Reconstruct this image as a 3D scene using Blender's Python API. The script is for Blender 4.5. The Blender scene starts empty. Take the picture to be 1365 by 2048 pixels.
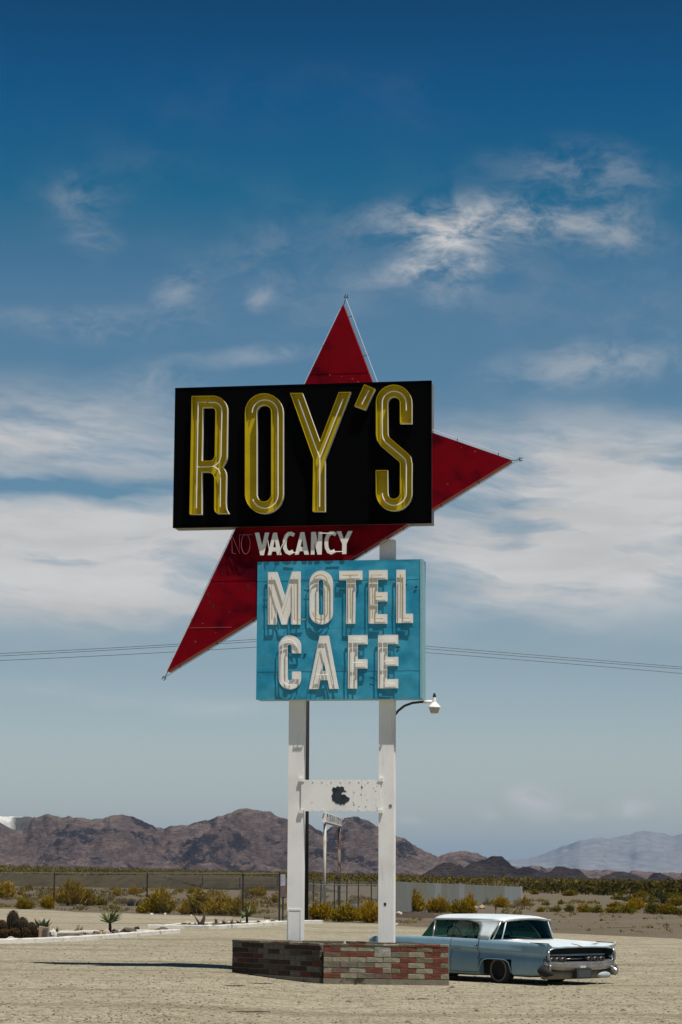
import bpy, bmesh, math, random
from mathutils import Vector, Matrix, noise
from mathutils.geometry import tessellate_polygon

# ------------------------------------------------------------------ camera
scene = bpy.context.scene
CAM_H, FOCAL, PITCH, ROLL = 2.1, 4650.0, math.atan(733 / 4650.0), 0.006
cam_data = bpy.data.cameras.new("camera")
cam_data.sensor_fit = 'VERTICAL'
cam_data.sensor_height = 36.0
cam_data.sensor_width = 24.0
cam_data.lens = 36.0 * FOCAL / 2048.0
cam_data.clip_start, cam_data.clip_end = 0.5, 80000.0
cam = bpy.data.objects.new("camera", cam_data)
scene.collection.objects.link(cam)
_cp, _sp = math.cos(PITCH), math.sin(PITCH)
FW = Vector((0, _cp, _sp))
_r0, _u0 = Vector((1, 0, 0)), Vector((0, -_sp, _cp))
RT = _r0 * math.cos(ROLL) + _u0 * math.sin(ROLL)
UP = -_r0 * math.sin(ROLL) + _u0 * math.cos(ROLL)
CAM = Vector((0, 0, CAM_H))
cam.matrix_world = Matrix.Translation(CAM) @ Matrix((RT, UP, -FW)).transposed().to_4x4()
scene.camera = cam
scene.render.resolution_x, scene.render.resolution_y = 682, 1024

# ------------------------------------------------------------------ light
TO_SUN = Vector((0.27, -0.30, 1.0)).normalized()
sun_data = bpy.data.lights.new("sun", 'SUN')
sun_data.energy = 5.0
sun_data.angle = math.radians(0.53)
sun_data.color = (1.0, 0.955, 0.88)
sun = bpy.data.objects.new("sun", sun_data)
scene.collection.objects.link(sun)
sun.rotation_euler = (-TO_SUN).to_track_quat('-Z', 'Y').to_euler()

scene.view_settings.view_transform = 'Standard'
scene.view_settings.look = 'None'
scene.view_settings.exposure = 0.0
scene.view_settings.gamma = 1.0
scene.view_settings.use_curve_mapping = False

# ------------------------------------------------------------------ sky
world = bpy.data.worlds.new("World")
scene.world = world
world.use_nodes = True
SKY_STRENGTH = 0.06


class NB:
    """small node builder"""
    def __init__(self, tree):
        self.t = tree
        tree.nodes.clear()

    def n(self, kind, ins=None, **props):
        nd = self.t.nodes.new(kind)
        for k, v in props.items():
            setattr(nd, k, v)
        for k, v in (ins or {}).items():
            self.put(nd.inputs[k], v)
        return nd

    def put(self, sock, v):
        if isinstance(v, bpy.types.NodeSocket):
            self.t.links.new(v, sock)
        elif v is not None:
            if hasattr(sock.default_value, '__len__') and not hasattr(v, '__len__'):
                v = (v,) * len(sock.default_value)
            if hasattr(sock.default_value, '__len__') and len(sock.default_value) == 4 and len(v) == 3:
                v = (*v, 1.0)
            sock.default_value = v

    def m(self, op, a, b=None, c=None, clamp=False):
        nd = self.t.nodes.new('ShaderNodeMath')
        nd.operation = op
        nd.use_clamp = clamp
        self.put(nd.inputs[0], a)
        if b is not None:
            self.put(nd.inputs[1], b)
        if c is not None:
            self.put(nd.inputs[2], c)
        return nd.outputs[0]

    def vec(self, x, y, z):
        return self.n('ShaderNodeCombineXYZ', {0: x, 1: y, 2: z}).outputs[0]

    def noise(self, v, scale, detail=4.0, rough=0.55, dist=0.0):
        nd = self.n('ShaderNodeTexNoise', {'Scale': scale, 'Detail': detail, 'Roughness': rough, 'Distortion': dist})
        if v is not None:
            self.put(nd.inputs['Vector'], v)
        return nd.outputs['Fac']

    def ramp(self, f, lo, hi, a=0.0, b=1.0, smooth=True):
        nd = self.n('ShaderNodeMapRange', {0: f, 1: lo, 2: hi, 3: a, 4: b})
        if smooth:
            nd.interpolation_type = 'SMOOTHSTEP'
        return nd.outputs[0]

    def mix(self, f, a, b, mode='MIX'):
        nd = self.t.nodes.new('ShaderNodeMix')
        nd.data_type = 'RGBA'
        nd.blend_type = mode
        self.put(nd.inputs[0], f)
        self.put(nd.inputs[6], a)
        self.put(nd.inputs[7], b)
        return nd.outputs[2]


def build_sky():
    b = NB(world.node_tree)
    sky = b.n('ShaderNodeTexSky', sky_type='NISHITA')
    sky.sun_disc = False
    sky.sun_elevation = math.asin(TO_SUN.z)
    sky.sun_rotation = math.atan2(TO_SUN.x, TO_SUN.y)
    sky.altitude = 200.0
    sky.air_density = 1.0
    sky.dust_density = 1.2
    sky.ozone_density = 4.0
    d = b.n('ShaderNodeTexCoord').outputs['Generated']
    s = b.n('ShaderNodeSeparateXYZ', {0: d})
    az = b.m('ARCTAN2', s.outputs[0], s.outputs[1])
    el = b.m('ARCSINE', s.outputs[2])
    # deep polarised blue: steepen the sky's own gradient and pull it to cyan-blue
    gam = b.n('ShaderNodeGamma', {0: sky.outputs[0], 1: 1.0}).outputs[0]
    elc = b.m('MAXIMUM', el, 0.0)
    rampn = b.n('ShaderNodeValToRGB', {0: b.m('DIVIDE', elc, 0.5, clamp=True)})
    stops = [(0.0, (2.1, 2.05, 2.05)), (0.054, (1.90, 1.76, 1.68)), (0.097, (1.42, 1.40, 1.30)), (0.162, (0.86, 1.17, 1.15)), (0.248, (0.72, 1.10, 1.12)),
             (0.291, (0.10, 0.80, 0.94)), (0.334, (0.0, 0.58, 0.88)), (0.372, (0.0, 0.40, 0.65)), (0.45, (0.0, 0.31, 0.53))]
    els = rampn.color_ramp.elements
    while len(els) < len(stops):
        els.new(0.5)
    for e_, (p_, c_) in zip(els, stops):
        e_.position = p_ / 0.5
        e_.color = (c_[0] / 2, c_[1] / 2, c_[2] / 2, 1.0)
    skyc = b.mix(1.0, b.mix(1.0, gam, rampn.outputs[0], 'MULTIPLY'), (2.0, 2.0, 2.0), 'MULTIPLY')
    # ---- clouds: wind-drawn cirrus and a soft bank, in sky directions
    warp_in = b.vec(b.m('MULTIPLY', az, 7.0), b.m('MULTIPLY', el, 11.0), 3.1)
    wn = b.n('ShaderNodeTexNoise', {'Vector': warp_in, 'Scale': 1.6, 'Detail': 4.0, 'Roughness': 0.55})
    ws = b.n('ShaderNodeSeparateXYZ', {0: wn.outputs['Color']})
    wa = b.m('MULTIPLY', b.m('SUBTRACT', ws.outputs[0], 0.5), 0.045)
    we = b.m('MULTIPLY', b.m('SUBTRACT', ws.outputs[1], 0.5), 0.022)
    A = b.m('ADD', az, wa)
    E = b.m('ADD', el, we)
    # shear the streaks a little
    streak = b.noise(b.vec(b.m('MULTIPLY', A, 9.0), b.m('ADD', b.m('MULTIPLY', E, 46.0), b.m('MULTIPLY', A, 5.0)), 0.7), 1.3, 7.0, 0.6)
    wisp = b.noise(b.vec(b.m('ADD', b.m('MULTIPLY', A, 34.0), b.m('MULTIPLY', E, 30.0)), b.m('SUBTRACT', b.m('MULTIPLY', E, 62.0), b.m('MULTIPLY', A, 14.0)), 5.2), 1.0, 9.0, 0.66, 0.25)
    lump = b.noise(b.vec(b.m('MULTIPLY', A, 60.0), b.m('MULTIPLY', E, 90.0), 8.4), 1.0, 6.0, 0.6)

    def px(x, y):
        return (x - 682.5) / FOCAL, PITCH + (1024 - y) / FOCAL

    def blob(x, y, rx, ry, amp, slant=0.0, soft=0.0):
        a0, e0 = px(x, y)
        da = b.m('DIVIDE', b.m('SUBTRACT', A, a0), rx / FOCAL)
        de = b.m('DIVIDE', b.m('SUBTRACT', b.m('ADD', E, b.m('MULTIPLY', b.m('SUBTRACT', A, a0), slant)), e0), ry / FOCAL)
        r = b.m('SQRT', b.m('ADD', b.m('MULTIPLY', da, da), b.m('MULTIPLY', de, de)))
        return b.m('MULTIPLY', b.ramp(r, 1.25, soft), amp)

    def total(lst):
        t = lst[0]
        for q in lst[1:]:
            t = b.m('ADD', t, q)
        return t
    # bank: smooth sheets (present all round the horizon, thicker in places)
    band = b.m('MULTIPLY', b.ramp(E, 0.085, 0.125), b.ramp(E, 0.215, 0.17))
    bank = total([b.m('MULTIPLY', band, 0.34),
                  blob(1200, 960, 450, 150, 0.62), blob(1130, 1130, 430, 125, 0.78),
                  blob(150, 1095, 540, 100, 0.80), blob(200, 1200, 430, 85, 0.55),
                  blob(70, 860, 420, 115, 0.55), blob(640, 1120, 300, 120, 0.2)])
    bank_a = b.m('MULTIPLY', bank, b.ramp(streak, 0.30, 0.64, 0.30, 1.35))
    hole = total([blob(40, 985, 330, 28, 0.55), blob(1330, 1105, 150, 22, 0.35), blob(1000, 1010, 200, 25, 0.22)])
    bank_a = b.m('SUBTRACT', bank_a, hole, clamp=True)
    high = b.ramp(b.noise(b.vec(b.m('MULTIPLY', az, 5.0), b.m('MULTIPLY', el, 9.0), 1.7), 1.0, 3.0, 0.5), 0.5, 0.75)
    cir = total([b.m('MULTIPLY', b.m('MULTIPLY', high, 0.13), b.m('MULTIPLY', b.ramp(E, 0.17, 0.26), b.ramp(E, 0.36, 0.30))),
                 blob(1000, 445, 300, 62, 0.66, -0.05), blob(905, 520, 110, 105, 0.62), blob(1180, 345, 220, 70, 0.24, 0.1),
                 blob(1240, 475, 130, 45, 0.28), blob(850, 560, 150, 30, 0.3),
                 blob(535, 597, 36, 34, 0.22), blob(160, 395, 90, 60, 0.16), blob(170, 470, 50, 50, 0.17), blob(200, 650, 260, 45, 0.24),
                 blob(1190, 735, 240, 60, 0.36, -0.12), blob(330, 580, 60, 60, 0.22), blob(540, 705, 200, 22, 0.22, -0.1), blob(320, 770, 160, 60, 0.2)])
    cir_a = b.m('MULTIPLY', cir, b.ramp(wisp, 0.33, 0.70, 0.0, 1.3))
    cum = total([blob(1085, 1598, 62, 42, 0.62), blob(960, 1622, 40, 20, 0.40), blob(1265, 1612, 55, 24, 0.46), blob(1160, 1622, 40, 14, 0.3), blob(800, 1632, 40, 16, 0.3)])
    cum_a = b.m('MULTIPLY', cum, b.ramp(lump, 0.32, 0.55, 0.0, 1.5))
    low = b.m('MULTIPLY', total([blob(200, 1385, 260, 28, 0.3), blob(480, 1410, 150, 24, 0.3)]), b.ramp(streak, 0.3, 0.7))
    alpha = b.m('MINIMUM', total([bank_a, cir_a, cum_a, low]), 0.96)
    k = 1.0 / SKY_STRENGTH
    ccol = b.mix(b.ramp(el, 0.06, 0.2), (0.645 * k, 0.63 * k, 0.615 * k), (0.61 * k, 0.605 * k, 0.60 * k))
    cs = b.ramp(b.noise(b.vec(b.m('MULTIPLY', A, 7.0), b.m('MULTIPLY', E, 40.0), 2.2), 1.5, 6.0, 0.6), 0.3, 0.7, 0.86, 1.05)
    ccol = b.mix(1.0, ccol, b.n('ShaderNodeCombineColor', {0: cs, 1: cs, 2: cs}).outputs[0], 'MULTIPLY')
    fin = b.mix(alpha, skyc, ccol)
    bg = b.n('ShaderNodeBackground', {'Color': fin, 'Strength': SKY_STRENGTH})
    out = b.n('ShaderNodeOutputWorld', {'Surface': bg.outputs[0]})


build_sky()

# ------------------------------------------------------------------ helpers
COL = scene.collection
rnd = random.Random(7)


def ray(x, y):
    d = FW * FOCAL + RT * (x - 682.5) - UP * (y - 1024)
    return d / d.y


def sm(t):
    t = max(0.0, min(1.0, t))
    return t * t * (3 - 2 * t)


def ground_z(x, y):
    z = 0.15 * sm((-x - 0.2) / 3.0)
    if y > 350:
        az = max(-0.2, min(0.2, x / y))
        s = 0.0034 - 0.021 * az if az < 0 else 0.0034 - 0.020 * az
        z += (min(y, 6000) - 350) * max(0.0, s) * sm((y - 350) / 500)
    return z


def G(px_, py_):
    """the point of the ground seen at a spot of the view"""
    d = ray(px_, py_)
    if d.z > -1e-4:
        t = 900.0
        p = CAM + d * t
        return Vector((p.x, p.y, ground_z(p.x, p.y)))
    t = -CAM_H / d.z
    for _ in range(12):
        p = CAM + d * t
        t = (ground_z(p.x, p.y) - CAM_H) / d.z
    p = CAM + d * t
    return Vector((p.x, p.y, ground_z(p.x, p.y)))


def on_ground(x, y):
    return Vector((x, y, ground_z(x, y)))


def obj(name, verts, faces, mat, parent=None, smooth=False, mats=None, midx=None, loc=None):
    me = bpy.data.meshes.new(name)
    me.from_pydata([tuple(v) for v in verts], [], faces)
    for m_ in (mats or [mat]):
        me.materials.append(m_)
    if midx:
        me.polygons.foreach_set('material_index', midx)
    if smooth:
        me.polygons.foreach_set('use_smooth', [True] * len(me.polygons))
    me.update()
    o = bpy.data.objects.new(name, me)
    COL.objects.link(o)
    if parent is not None:
        o.parent = parent
    if loc is not None:
        o.location = loc
    return o


def share(name, me, parent=None, loc=None, rotz=0.0, scale=None):
    o = bpy.data.objects.new(name, me)
    COL.objects.link(o)
    if parent is not None:
        o.parent = parent
    if loc is not None:
        o.location = loc
    o.rotation_euler = (0, 0, rotz)
    if scale is not None:
        o.scale = scale
    return o


def empty(name, loc=(0, 0, 0), rotz=0.0):
    o = bpy.data.objects.new(name, None)
    o.empty_display_size = 0.3
    COL.objects.link(o)
    o.location = loc
    o.rotation_euler = (0, 0, rotz)
    return o


def tag(o, label=None, cat=None, group=None, kind=None):
    for k, v in (('label', label), ('category', cat), ('group', group), ('kind', kind)):
        if v:
            o[k] = v
    return o


class MB:
    """collects shapes into one mesh"""
    def __init__(self):
        self.v, self.f, self.mi = [], [], []

    def add(self, verts, faces, mi=0):
        o = len(self.v)
        self.v += [tuple(p) for p in verts]
        self.f += [tuple(i + o for i in f) for f in faces]
        self.mi += [mi] * len(faces)
        return self

    def box(self, x0, x1, y0, y1, z0, z1, mi=0):
        v = [(x, y, z) for z in (z0, z1) for y in (y0, y1) for x in (x0, x1)]
        return self.add(v, [(0, 2, 3, 1), (4, 5, 7, 6), (0, 1, 5, 4), (2, 6, 7, 3), (0, 4, 6, 2), (1, 3, 7, 5)], mi)

    def tube(self, path, r, seg=6, mi=0, cap=True):
        P = [Vector(p) for p in path]
        n = len(P)
        vs, fs = [], []
        prev = None
        for i, p in enumerate(P):
            t = (P[min(i + 1, n - 1)] - P[max(i - 1, 0)])
            if t.length < 1e-9:
                t = Vector((0, 0, 1))
            t.normalize()
            ref = Vector((0, 0, 1)) if abs(t.z) < 0.9 else Vector((0, 1, 0))
            if prev is not None and abs(prev.dot(t)) < 0.95:
                a = (prev - t * prev.dot(t)).normalized()
            else:
                a = t.cross(ref).normalized()
            prev = a
            c = t.cross(a)
            rr = r[i] if hasattr(r, '__len__') else r
            for k in range(seg):
                q = 2 * math.pi * k / seg
                vs.append(p + a * (rr * math.cos(q)) + c * (rr * math.sin(q)))
        for i in range(n - 1):
            for k in range(seg):
                k2 = (k + 1) % seg
                fs.append((i * seg + k, i * seg + k2, (i + 1) * seg + k2, (i + 1) * seg + k))
        if cap:
            fs.append(tuple(range(seg))[::-1])
            fs.append(tuple((n - 1) * seg + k for k in range(seg)))
        return self.add(vs, fs, mi)

    def prism(self, loops, y0, y1, mi=0, back=True):
        """flat outline(s) in x,z drawn out from y0 (front) to y1 (back)"""
        flat = [p for l in loops for p in l]
        tris = tessellate_polygon([[Vector((p[0], p[1], 0)) for p in l] for l in loops])
        n = len(flat)
        vs = [(p[0], y0, p[1]) for p in flat] + [(p[0], y1, p[1]) for p in flat]
        fs = []
        for t in tris:
            a, b_, c = (flat[i] for i in t)
            area = (b_[0] - a[0]) * (c[1] - a[1]) - (b_[1] - a[1]) * (c[0] - a[0])
            t = tuple(t) if area > 0 else tuple(t)[::-1]
            fs.append(t)
            if back:
                fs.append(tuple(i + n for i in t)[::-1])
        o = 0
        for l in loops:
            m_ = len(l)
            for i in range(m_):
                j = (i + 1) % m_
                fs.append((o + j, o + i, o + i + n, o + j + n))
            o += m_
        return self.add(vs, fs, mi)

    def rim(self, loops, y0, y1, th, mo=0, mi_=1):
        """thin upright walls along flat outlines; outside and front mo, inside mi_"""
        for k, l in enumerate(loops):
            m_ = len(l)
            area = sum(l[i][0] * l[(i + 1) % m_][1] - l[(i + 1) % m_][0] * l[i][1] for i in range(m_))
            sgn = 1 if area > 0 else -1
            if k:
                sgn = -sgn
            off = []
            for i in range(m_):
                p0, p1, p2 = (Vector(l[(i + q) % m_]) for q in (-1, 0, 1))
                d0 = (p1 - p0)
                d1 = (p2 - p1)
                d0 = d0.normalized() if d0.length > 1e-6 else d1.normalized()
                d1 = d1.normalized() if d1.length > 1e-6 else d0
                n0 = Vector((-d0.y, d0.x)) * sgn
                n1 = Vector((-d1.y, d1.x)) * sgn
                nn = n0 + n1
                nn = nn.normalized() if nn.length > 1e-6 else n1
                off.append(p1 + nn * (th / max(0.5, nn.dot(n1))))
            vs = [(p[0], y0, p[1]) for p in l] + [(p[0], y1, p[1]) for p in l] + \
                 [(p.x, y0, p.y) for p in off] + [(p.x, y1, p.y) for p in off]
            fo, fi, ff = [], [], []
            for i in range(m_):
                j = (i + 1) % m_
                fo.append((i, j, j + m_, i + m_))
                fi.append((i + 2 * m_, i + 3 * m_, j + 3 * m_, j + 2 * m_))
                ff.append((i, i + 2 * m_, j + 2 * m_, j))
            o = len(self.v)
            self.v += vs
            for fl, mm in ((fo, mo), (ff, mi_), (fi, mi_)):
                self.f += [tuple(q + o for q in f) for f in fl]
                self.mi += [mm] * len(fl)
        return self

    def build(self, name, mat, parent=None, smooth=False, loc=None):
        mats = mat if isinstance(mat, (list, tuple)) else [mat]
        return obj(name, self.v, self.f, None, parent, smooth, mats, self.mi if len(mats) > 1 else None, loc)


# ------------------------------------------------------------------ materials
def material(name, color, rough=0.7, metal=0.0, var=0.0, vscale=3.0, col2=None, bump=0.0, bscale=20.0, spec=0.4,
             coat=0.0, stretch=(1, 1, 1), lo=0.35, hi=0.65, detail=6.0):
    m_ = bpy.data.materials.new(name)
    m_.use_nodes = True
    b = NB(m_.node_tree)
    tc = b.n('ShaderNodeTexCoord').outputs['Object']
    if stretch != (1, 1, 1):
        tc = b.n('ShaderNodeVectorMath', {0: tc, 1: stretch}, operation='MULTIPLY').outputs[0]
    base = color
    if col2 is not None:
        f = b.ramp(b.noise(tc, vscale, detail, 0.6), lo, hi)
        base = b.mix(f, color, col2)
    if var:
        f = b.ramp(b.noise(tc, vscale * 2.7, 5.0, 0.65), 0.25, 0.75, 1 - var, 1 + var, False)
        base = b.mix(1.0, base, b.n('ShaderNodeCombineColor', {0: f, 1: f, 2: f}).outputs[0], 'MULTIPLY')
    p = b.n('ShaderNodeBsdfPrincipled', {'Base Color': base, 'Roughness': rough, 'Metallic': metal, 'Specular IOR Level': spec, 'Coat Weight': coat})
    if bump:
        bn = b.n('ShaderNodeBump', {'Strength': bump, 'Distance': 0.02, 'Height': b.noise(tc, bscale, 5.0, 0.6)})
        b.put(p.inputs['Normal'], bn.outputs[0])
    b.n('ShaderNodeOutputMaterial', {'Surface': p.outputs[0]})
    return m_


def foliage(name, lo, hi, trans=0.25):
    m_ = bpy.data.materials.new(name)
    m_.use_nodes = True
    b = NB(m_.node_tree)
    r1 = b.n('ShaderNodeNewGeometry').outputs['Random Per Island']
    r2 = b.n('ShaderNodeObjectInfo').outputs['Random']
    c = b.mix(r1, lo, hi)
    f = b.ramp(r2, 0, 1, 0.8, 1.15, False)
    c = b.mix(1.0, c, b.n('ShaderNodeCombineColor', {0: f, 1: f, 2: b.m('MULTIPLY', f, 0.95)}).outputs[0], 'MULTIPLY')
    d = b.n('ShaderNodeBsdfDiffuse', {'Color': c})
    t = b.n('ShaderNodeBsdfTranslucent', {'Color': c})
    mx = b.n('ShaderNodeMixShader', {0: trans, 1: d.outputs[0], 2: t.outputs[0]})
    b.n('ShaderNodeOutputMaterial', {'Surface': mx.outputs[0]})
    return m_


def glass_material(name, tint, reflect=0.12, fres=1.45):
    m_ = bpy.data.materials.new(name)
    m_.use_nodes = True
    b = NB(m_.node_tree)
    t = b.n('ShaderNodeBsdfTransparent', {'Color': tint})
    g = b.n('ShaderNodeBsdfGlossy', {'Color': (0.9, 0.95, 0.95), 'Roughness': 0.04})
    f = reflect
    mx = b.n('ShaderNodeMixShader', {0: f, 1: t.outputs[0], 2: g.outputs[0]})
    b.n('ShaderNodeOutputMaterial', {'Surface': mx.outputs[0]})
    return m_


def ground_material(name, c1, c2, c3, stone=0.5, rut=0.5):
    """loose gravel: three tones at several sizes, pebble relief"""
    m_ = bpy.data.materials.new(name)
    m_.use_nodes = True
    b = NB(m_.node_tree)
    tc = b.n('ShaderNodeTexCoord').outputs['Object']
    big = b.noise(tc, 0.16, 5.0, 0.6)
    mid = b.noise(tc, 1.1, 5.0, 0.65)
    trk = b.noise(b.n('ShaderNodeVectorMath', {0: tc, 1: (0.05, 0.42, 1.0)}, operation='MULTIPLY').outputs[0], 1.0, 5.0, 0.62, 0.8)
    spot = b.noise(tc, 0.55, 6.0, 0.7)
    fine = b.noise(tc, 9.0, 4.0, 0.75)
    vor = b.n('ShaderNodeTexVoronoi', {'Vector': tc, 'Scale': 16.0})
    c = b.mix(b.ramp(big, 0.35, 0.65), c1, c2)
    c = b.mix(b.m('MULTIPLY', b.ramp(mid, 0.48, 0.74), rut), c, c3)
    c = b.mix(b.m('MULTIPLY', b.ramp(trk, 0.52, 0.64), rut * 0.9), c, c3)
    c = b.mix(b.m('MULTIPLY', b.ramp(spot, 0.64, 0.72), rut * 1.2, clamp=True), c, c3)
    grain = b.ramp(fine, 0.25, 0.75, 0.72, 1.28, False)
    c = b.mix(1.0, c, b.n('ShaderNodeCombineColor', {0: grain, 1: grain, 2: grain}).outputs[0], 'MULTIPLY')
    vs = b.n('ShaderNodeSeparateColor', {0: vor.outputs['Color']}).outputs[0]
    peb = b.ramp(vs, 0, 1, 1 - stone * 0.45, 1 + stone * 0.4, False)
    c = b.mix(1.0, c, b.n('ShaderNodeCombineColor', {0: peb, 1: peb, 2: peb}).outputs[0], 'MULTIPLY')
    h = b.m('ADD', b.m('MULTIPLY', mid, 0.4), b.m('ADD', b.m('MULTIPLY', fine, 0.5), b.m('MULTIPLY', vor.outputs['Distance'], -0.35)))
    bn = b.n('ShaderNodeBump', {'Strength': 0.8, 'Distance': 0.05, 'Height': h})
    p = b.n('ShaderNodeBsdfPrincipled', {'Base Color': c, 'Roughness': 0.95, 'Specular IOR Level': 0.15, 'Normal': bn.outputs[0]})
    b.n('ShaderNodeOutputMaterial', {'Surface': p.outputs[0]})
    return m_


def rock_material(name, base, dark, tan, scale):
    m_ = bpy.data.materials.new(name)
    m_.use_nodes = True
    b = NB(m_.node_tree)
    tc = b.n('ShaderNodeVectorMath', {0: b.n('ShaderNodeTexCoord').outputs['Object'], 1: (1.0, 0.45, 1.3)}, operation='MULTIPLY').outputs[0]
    n1 = b.noise(tc, scale, 7.0, 0.62, 0.4)
    n2 = b.noise(tc, scale * 3.1, 7.0, 0.66)
    n3 = b.noise(b.n('ShaderNodeVectorMath', {0: tc, 1: (1, 1, 3)}, operation='MULTIPLY').outputs[0], scale * 9, 6.0, 0.7)
    nz = b.n('ShaderNodeSeparateXYZ', {0: b.n('ShaderNodeNewGeometry').outputs['Normal']}).outputs[2]
    c = b.mix(b.ramp(n1, 0.50, 0.56), base, dark)
    c = b.mix(b.m('MULTIPLY', b.ramp(n2, 0.50, 0.64), 0.6), c, tan)
    c = b.mix(b.m('MULTIPLY', b.ramp(nz, 0.93, 0.995), 0.7), c, tan)
    g = b.ramp(n3, 0.2, 0.8, 0.45, 1.55, False)
    c = b.mix(1.0, c, b.n('ShaderNodeCombineColor', {0: g, 1: g, 2: g}).outputs[0], 'MULTIPLY')
    bn = b.n('ShaderNodeBump', {'Strength': 0.9, 'Distance': 9.0, 'Height': n3})
    p = b.n('ShaderNodeBsdfPrincipled', {'Base Color': c, 'Roughness': 0.95, 'Specular IOR Level': 0.1, 'Normal': bn.outputs[0]})
    b.n('ShaderNodeOutputMaterial', {'Surface': p.outputs[0]})
    return m_


M = {}
M['gravel'] = ground_material('gravel', (0.298, 0.258, 0.178), (0.335, 0.293, 0.208), (0.205, 0.172, 0.112), 0.8, 0.85)
M['soil'] = ground_material('desert_soil', (0.128, 0.101, 0.066), (0.155, 0.124, 0.084), (0.09, 0.071, 0.045), 0.7, 0.5)
M['berm'] = ground_material('embankment_soil', (0.066, 0.052, 0.030), (0.082, 0.066, 0.038), (0.042, 0.034, 0.02), 0.9, 0.9)
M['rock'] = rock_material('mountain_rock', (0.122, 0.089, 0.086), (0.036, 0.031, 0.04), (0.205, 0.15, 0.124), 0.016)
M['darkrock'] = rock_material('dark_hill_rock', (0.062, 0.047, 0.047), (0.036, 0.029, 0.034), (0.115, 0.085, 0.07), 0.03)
M['farrock'] = rock_material('far_mountain_rock', (0.165, 0.16, 0.165), (0.115, 0.115, 0.125), (0.205, 0.195, 0.19), 0.0012)  # pale and bluish: part of the distance haze is in the rock colour
M['chalk'] = material('white_quarry_rock', (0.72, 0.70, 0.66), 0.9, col2=(0.5, 0.48, 0.45), vscale=0.02, stretch=(1, 1, 0.25), bump=0.4, bscale=0.05)
M['white_metal'] = material('white_painted_steel', (0.84, 0.82, 0.785), 0.55, var=0.06, vscale=1.3, col2=(0.75, 0.73, 0.69), bump=0.05, bscale=6)
M['white_letter'] = material('white_letter_enamel', (0.78, 0.755, 0.70), 0.5, var=0.06, vscale=3)
M['black_enamel'] = material('black_enamel', (0.0012, 0.0012, 0.0014), 0.75, spec=0.02)
M['box_side'] = material('galvanised_side', (0.22, 0.22, 0.22), 0.6, metal=0.2, var=0.12, vscale=2)
M['yellow'] = material('yellow_enamel', (0.50, 0.385, 0.006), 0.55, col2=(0.44, 0.33, 0.006), vscale=2.5, var=0.06, spec=0.2)
M['red'] = material('red_enamel', (0.175, 0.0012, 0.006), 0.6, col2=(0.06, 0.0005, 0.005), vscale=1.1, lo=0.50, hi=0.68, var=0.18, bump=0.06, bscale=2.5, spec=0.03)
M['red_edge'] = material('faded_red_edge', (0.30, 0.075, 0.05), 0.7, col2=(0.22, 0.05, 0.035), vscale=2)
M['blue'] = material('turquoise_enamel', (0.016, 0.225, 0.36), 0.42, col2=(0.05, 0.32, 0.46), vscale=1.8, var=0.08, bump=0.25, bscale=2.2, spec=0.2)
M['blue_edge'] = material('pale_turquoise_edge', (0.22, 0.42, 0.46), 0.5, var=0.08)
M['glass_tube'] = material('neon_glass_white', (0.86, 0.84, 0.78), 0.15, spec=0.6)
M['amber_tube'] = material('neon_glass_amber', (0.48, 0.36, 0.13), 0.15, spec=0.6)
M['red_tube'] = material('neon_glass_red', (0.34, 0.05, 0.07), 0.2, spec=0.6)
M['black_rubber'] = material('black_rubber', (0.012, 0.012, 0.012), 0.8)
M['dark_steel'] = material('dark_steel', (0.035, 0.035, 0.037), 0.6, metal=0.3, var=0.2)
M['steel'] = material('weathered_steel', (0.22, 0.22, 0.21), 0.6, metal=0.3, var=0.15)
M['rail_steel'] = material('weathered_rail', (0.26, 0.25, 0.22), 0.7, var=0.2)
M['shaded_creosote'] = material('shaded_creosoted_wood', (0.022, 0.018, 0.015), 0.9, var=0.3, vscale=2, stretch=(6, 6, 0.4))  # near-black wood: the pole's shaded side is put into its colour
M['peel'] = material('bare_dark_steel', (0.012, 0.018, 0.024), 0.5, col2=(0.03, 0.04, 0.05), vscale=6)
M['mortar'] = material('mortar', (0.15, 0.135, 0.105), 0.95, var=0.15, vscale=8)
M['footing'] = material('concrete_footing', (0.21, 0.185, 0.135), 0.95, col2=(0.045, 0.038, 0.022), vscale=2.2, lo=0.50, hi=0.66, var=0.15, bump=0.5, bscale=25)


def weathered_white(name):
    """old white paint: thin rust runs, chalky patches, scuffs"""
    m_ = bpy.data.materials.new(name)
    m_.use_nodes = True
    b = NB(m_.node_tree)
    tc = b.n('ShaderNodeTexCoord').outputs['Object']
    run = b.noise(b.n('ShaderNodeVectorMath', {0: tc, 1: (9.0, 9.0, 0.45)}, operation='MULTIPLY').outputs[0], 1.6, 6.0, 0.6)
    patch = b.noise(tc, 1.1, 6.0, 0.6)
    chip = b.noise(tc, 9.0, 5.0, 0.7)
    c = b.mix(b.ramp(patch, 0.4, 0.7), (0.84, 0.82, 0.785), (0.72, 0.70, 0.66))
    c = b.mix(b.m('MULTIPLY', b.ramp(run, 0.58, 0.74), 0.55), c, (0.46, 0.40, 0.32))
    c = b.mix(b.m('MULTIPLY', b.ramp(chip, 0.70, 0.74), 0.8), c, (0.20, 0.15, 0.11))
    bn = b.n('ShaderNodeBump', {'Strength': 0.12, 'Distance': 0.02, 'Height': patch})
    p = b.n('ShaderNodeBsdfPrincipled', {'Base Color': c, 'Roughness': 0.55, 'Specular IOR Level': 0.35, 'Normal': bn.outputs[0]})
    b.n('ShaderNodeOutputMaterial', {'Surface': p.outputs[0]})
    return m_


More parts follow.
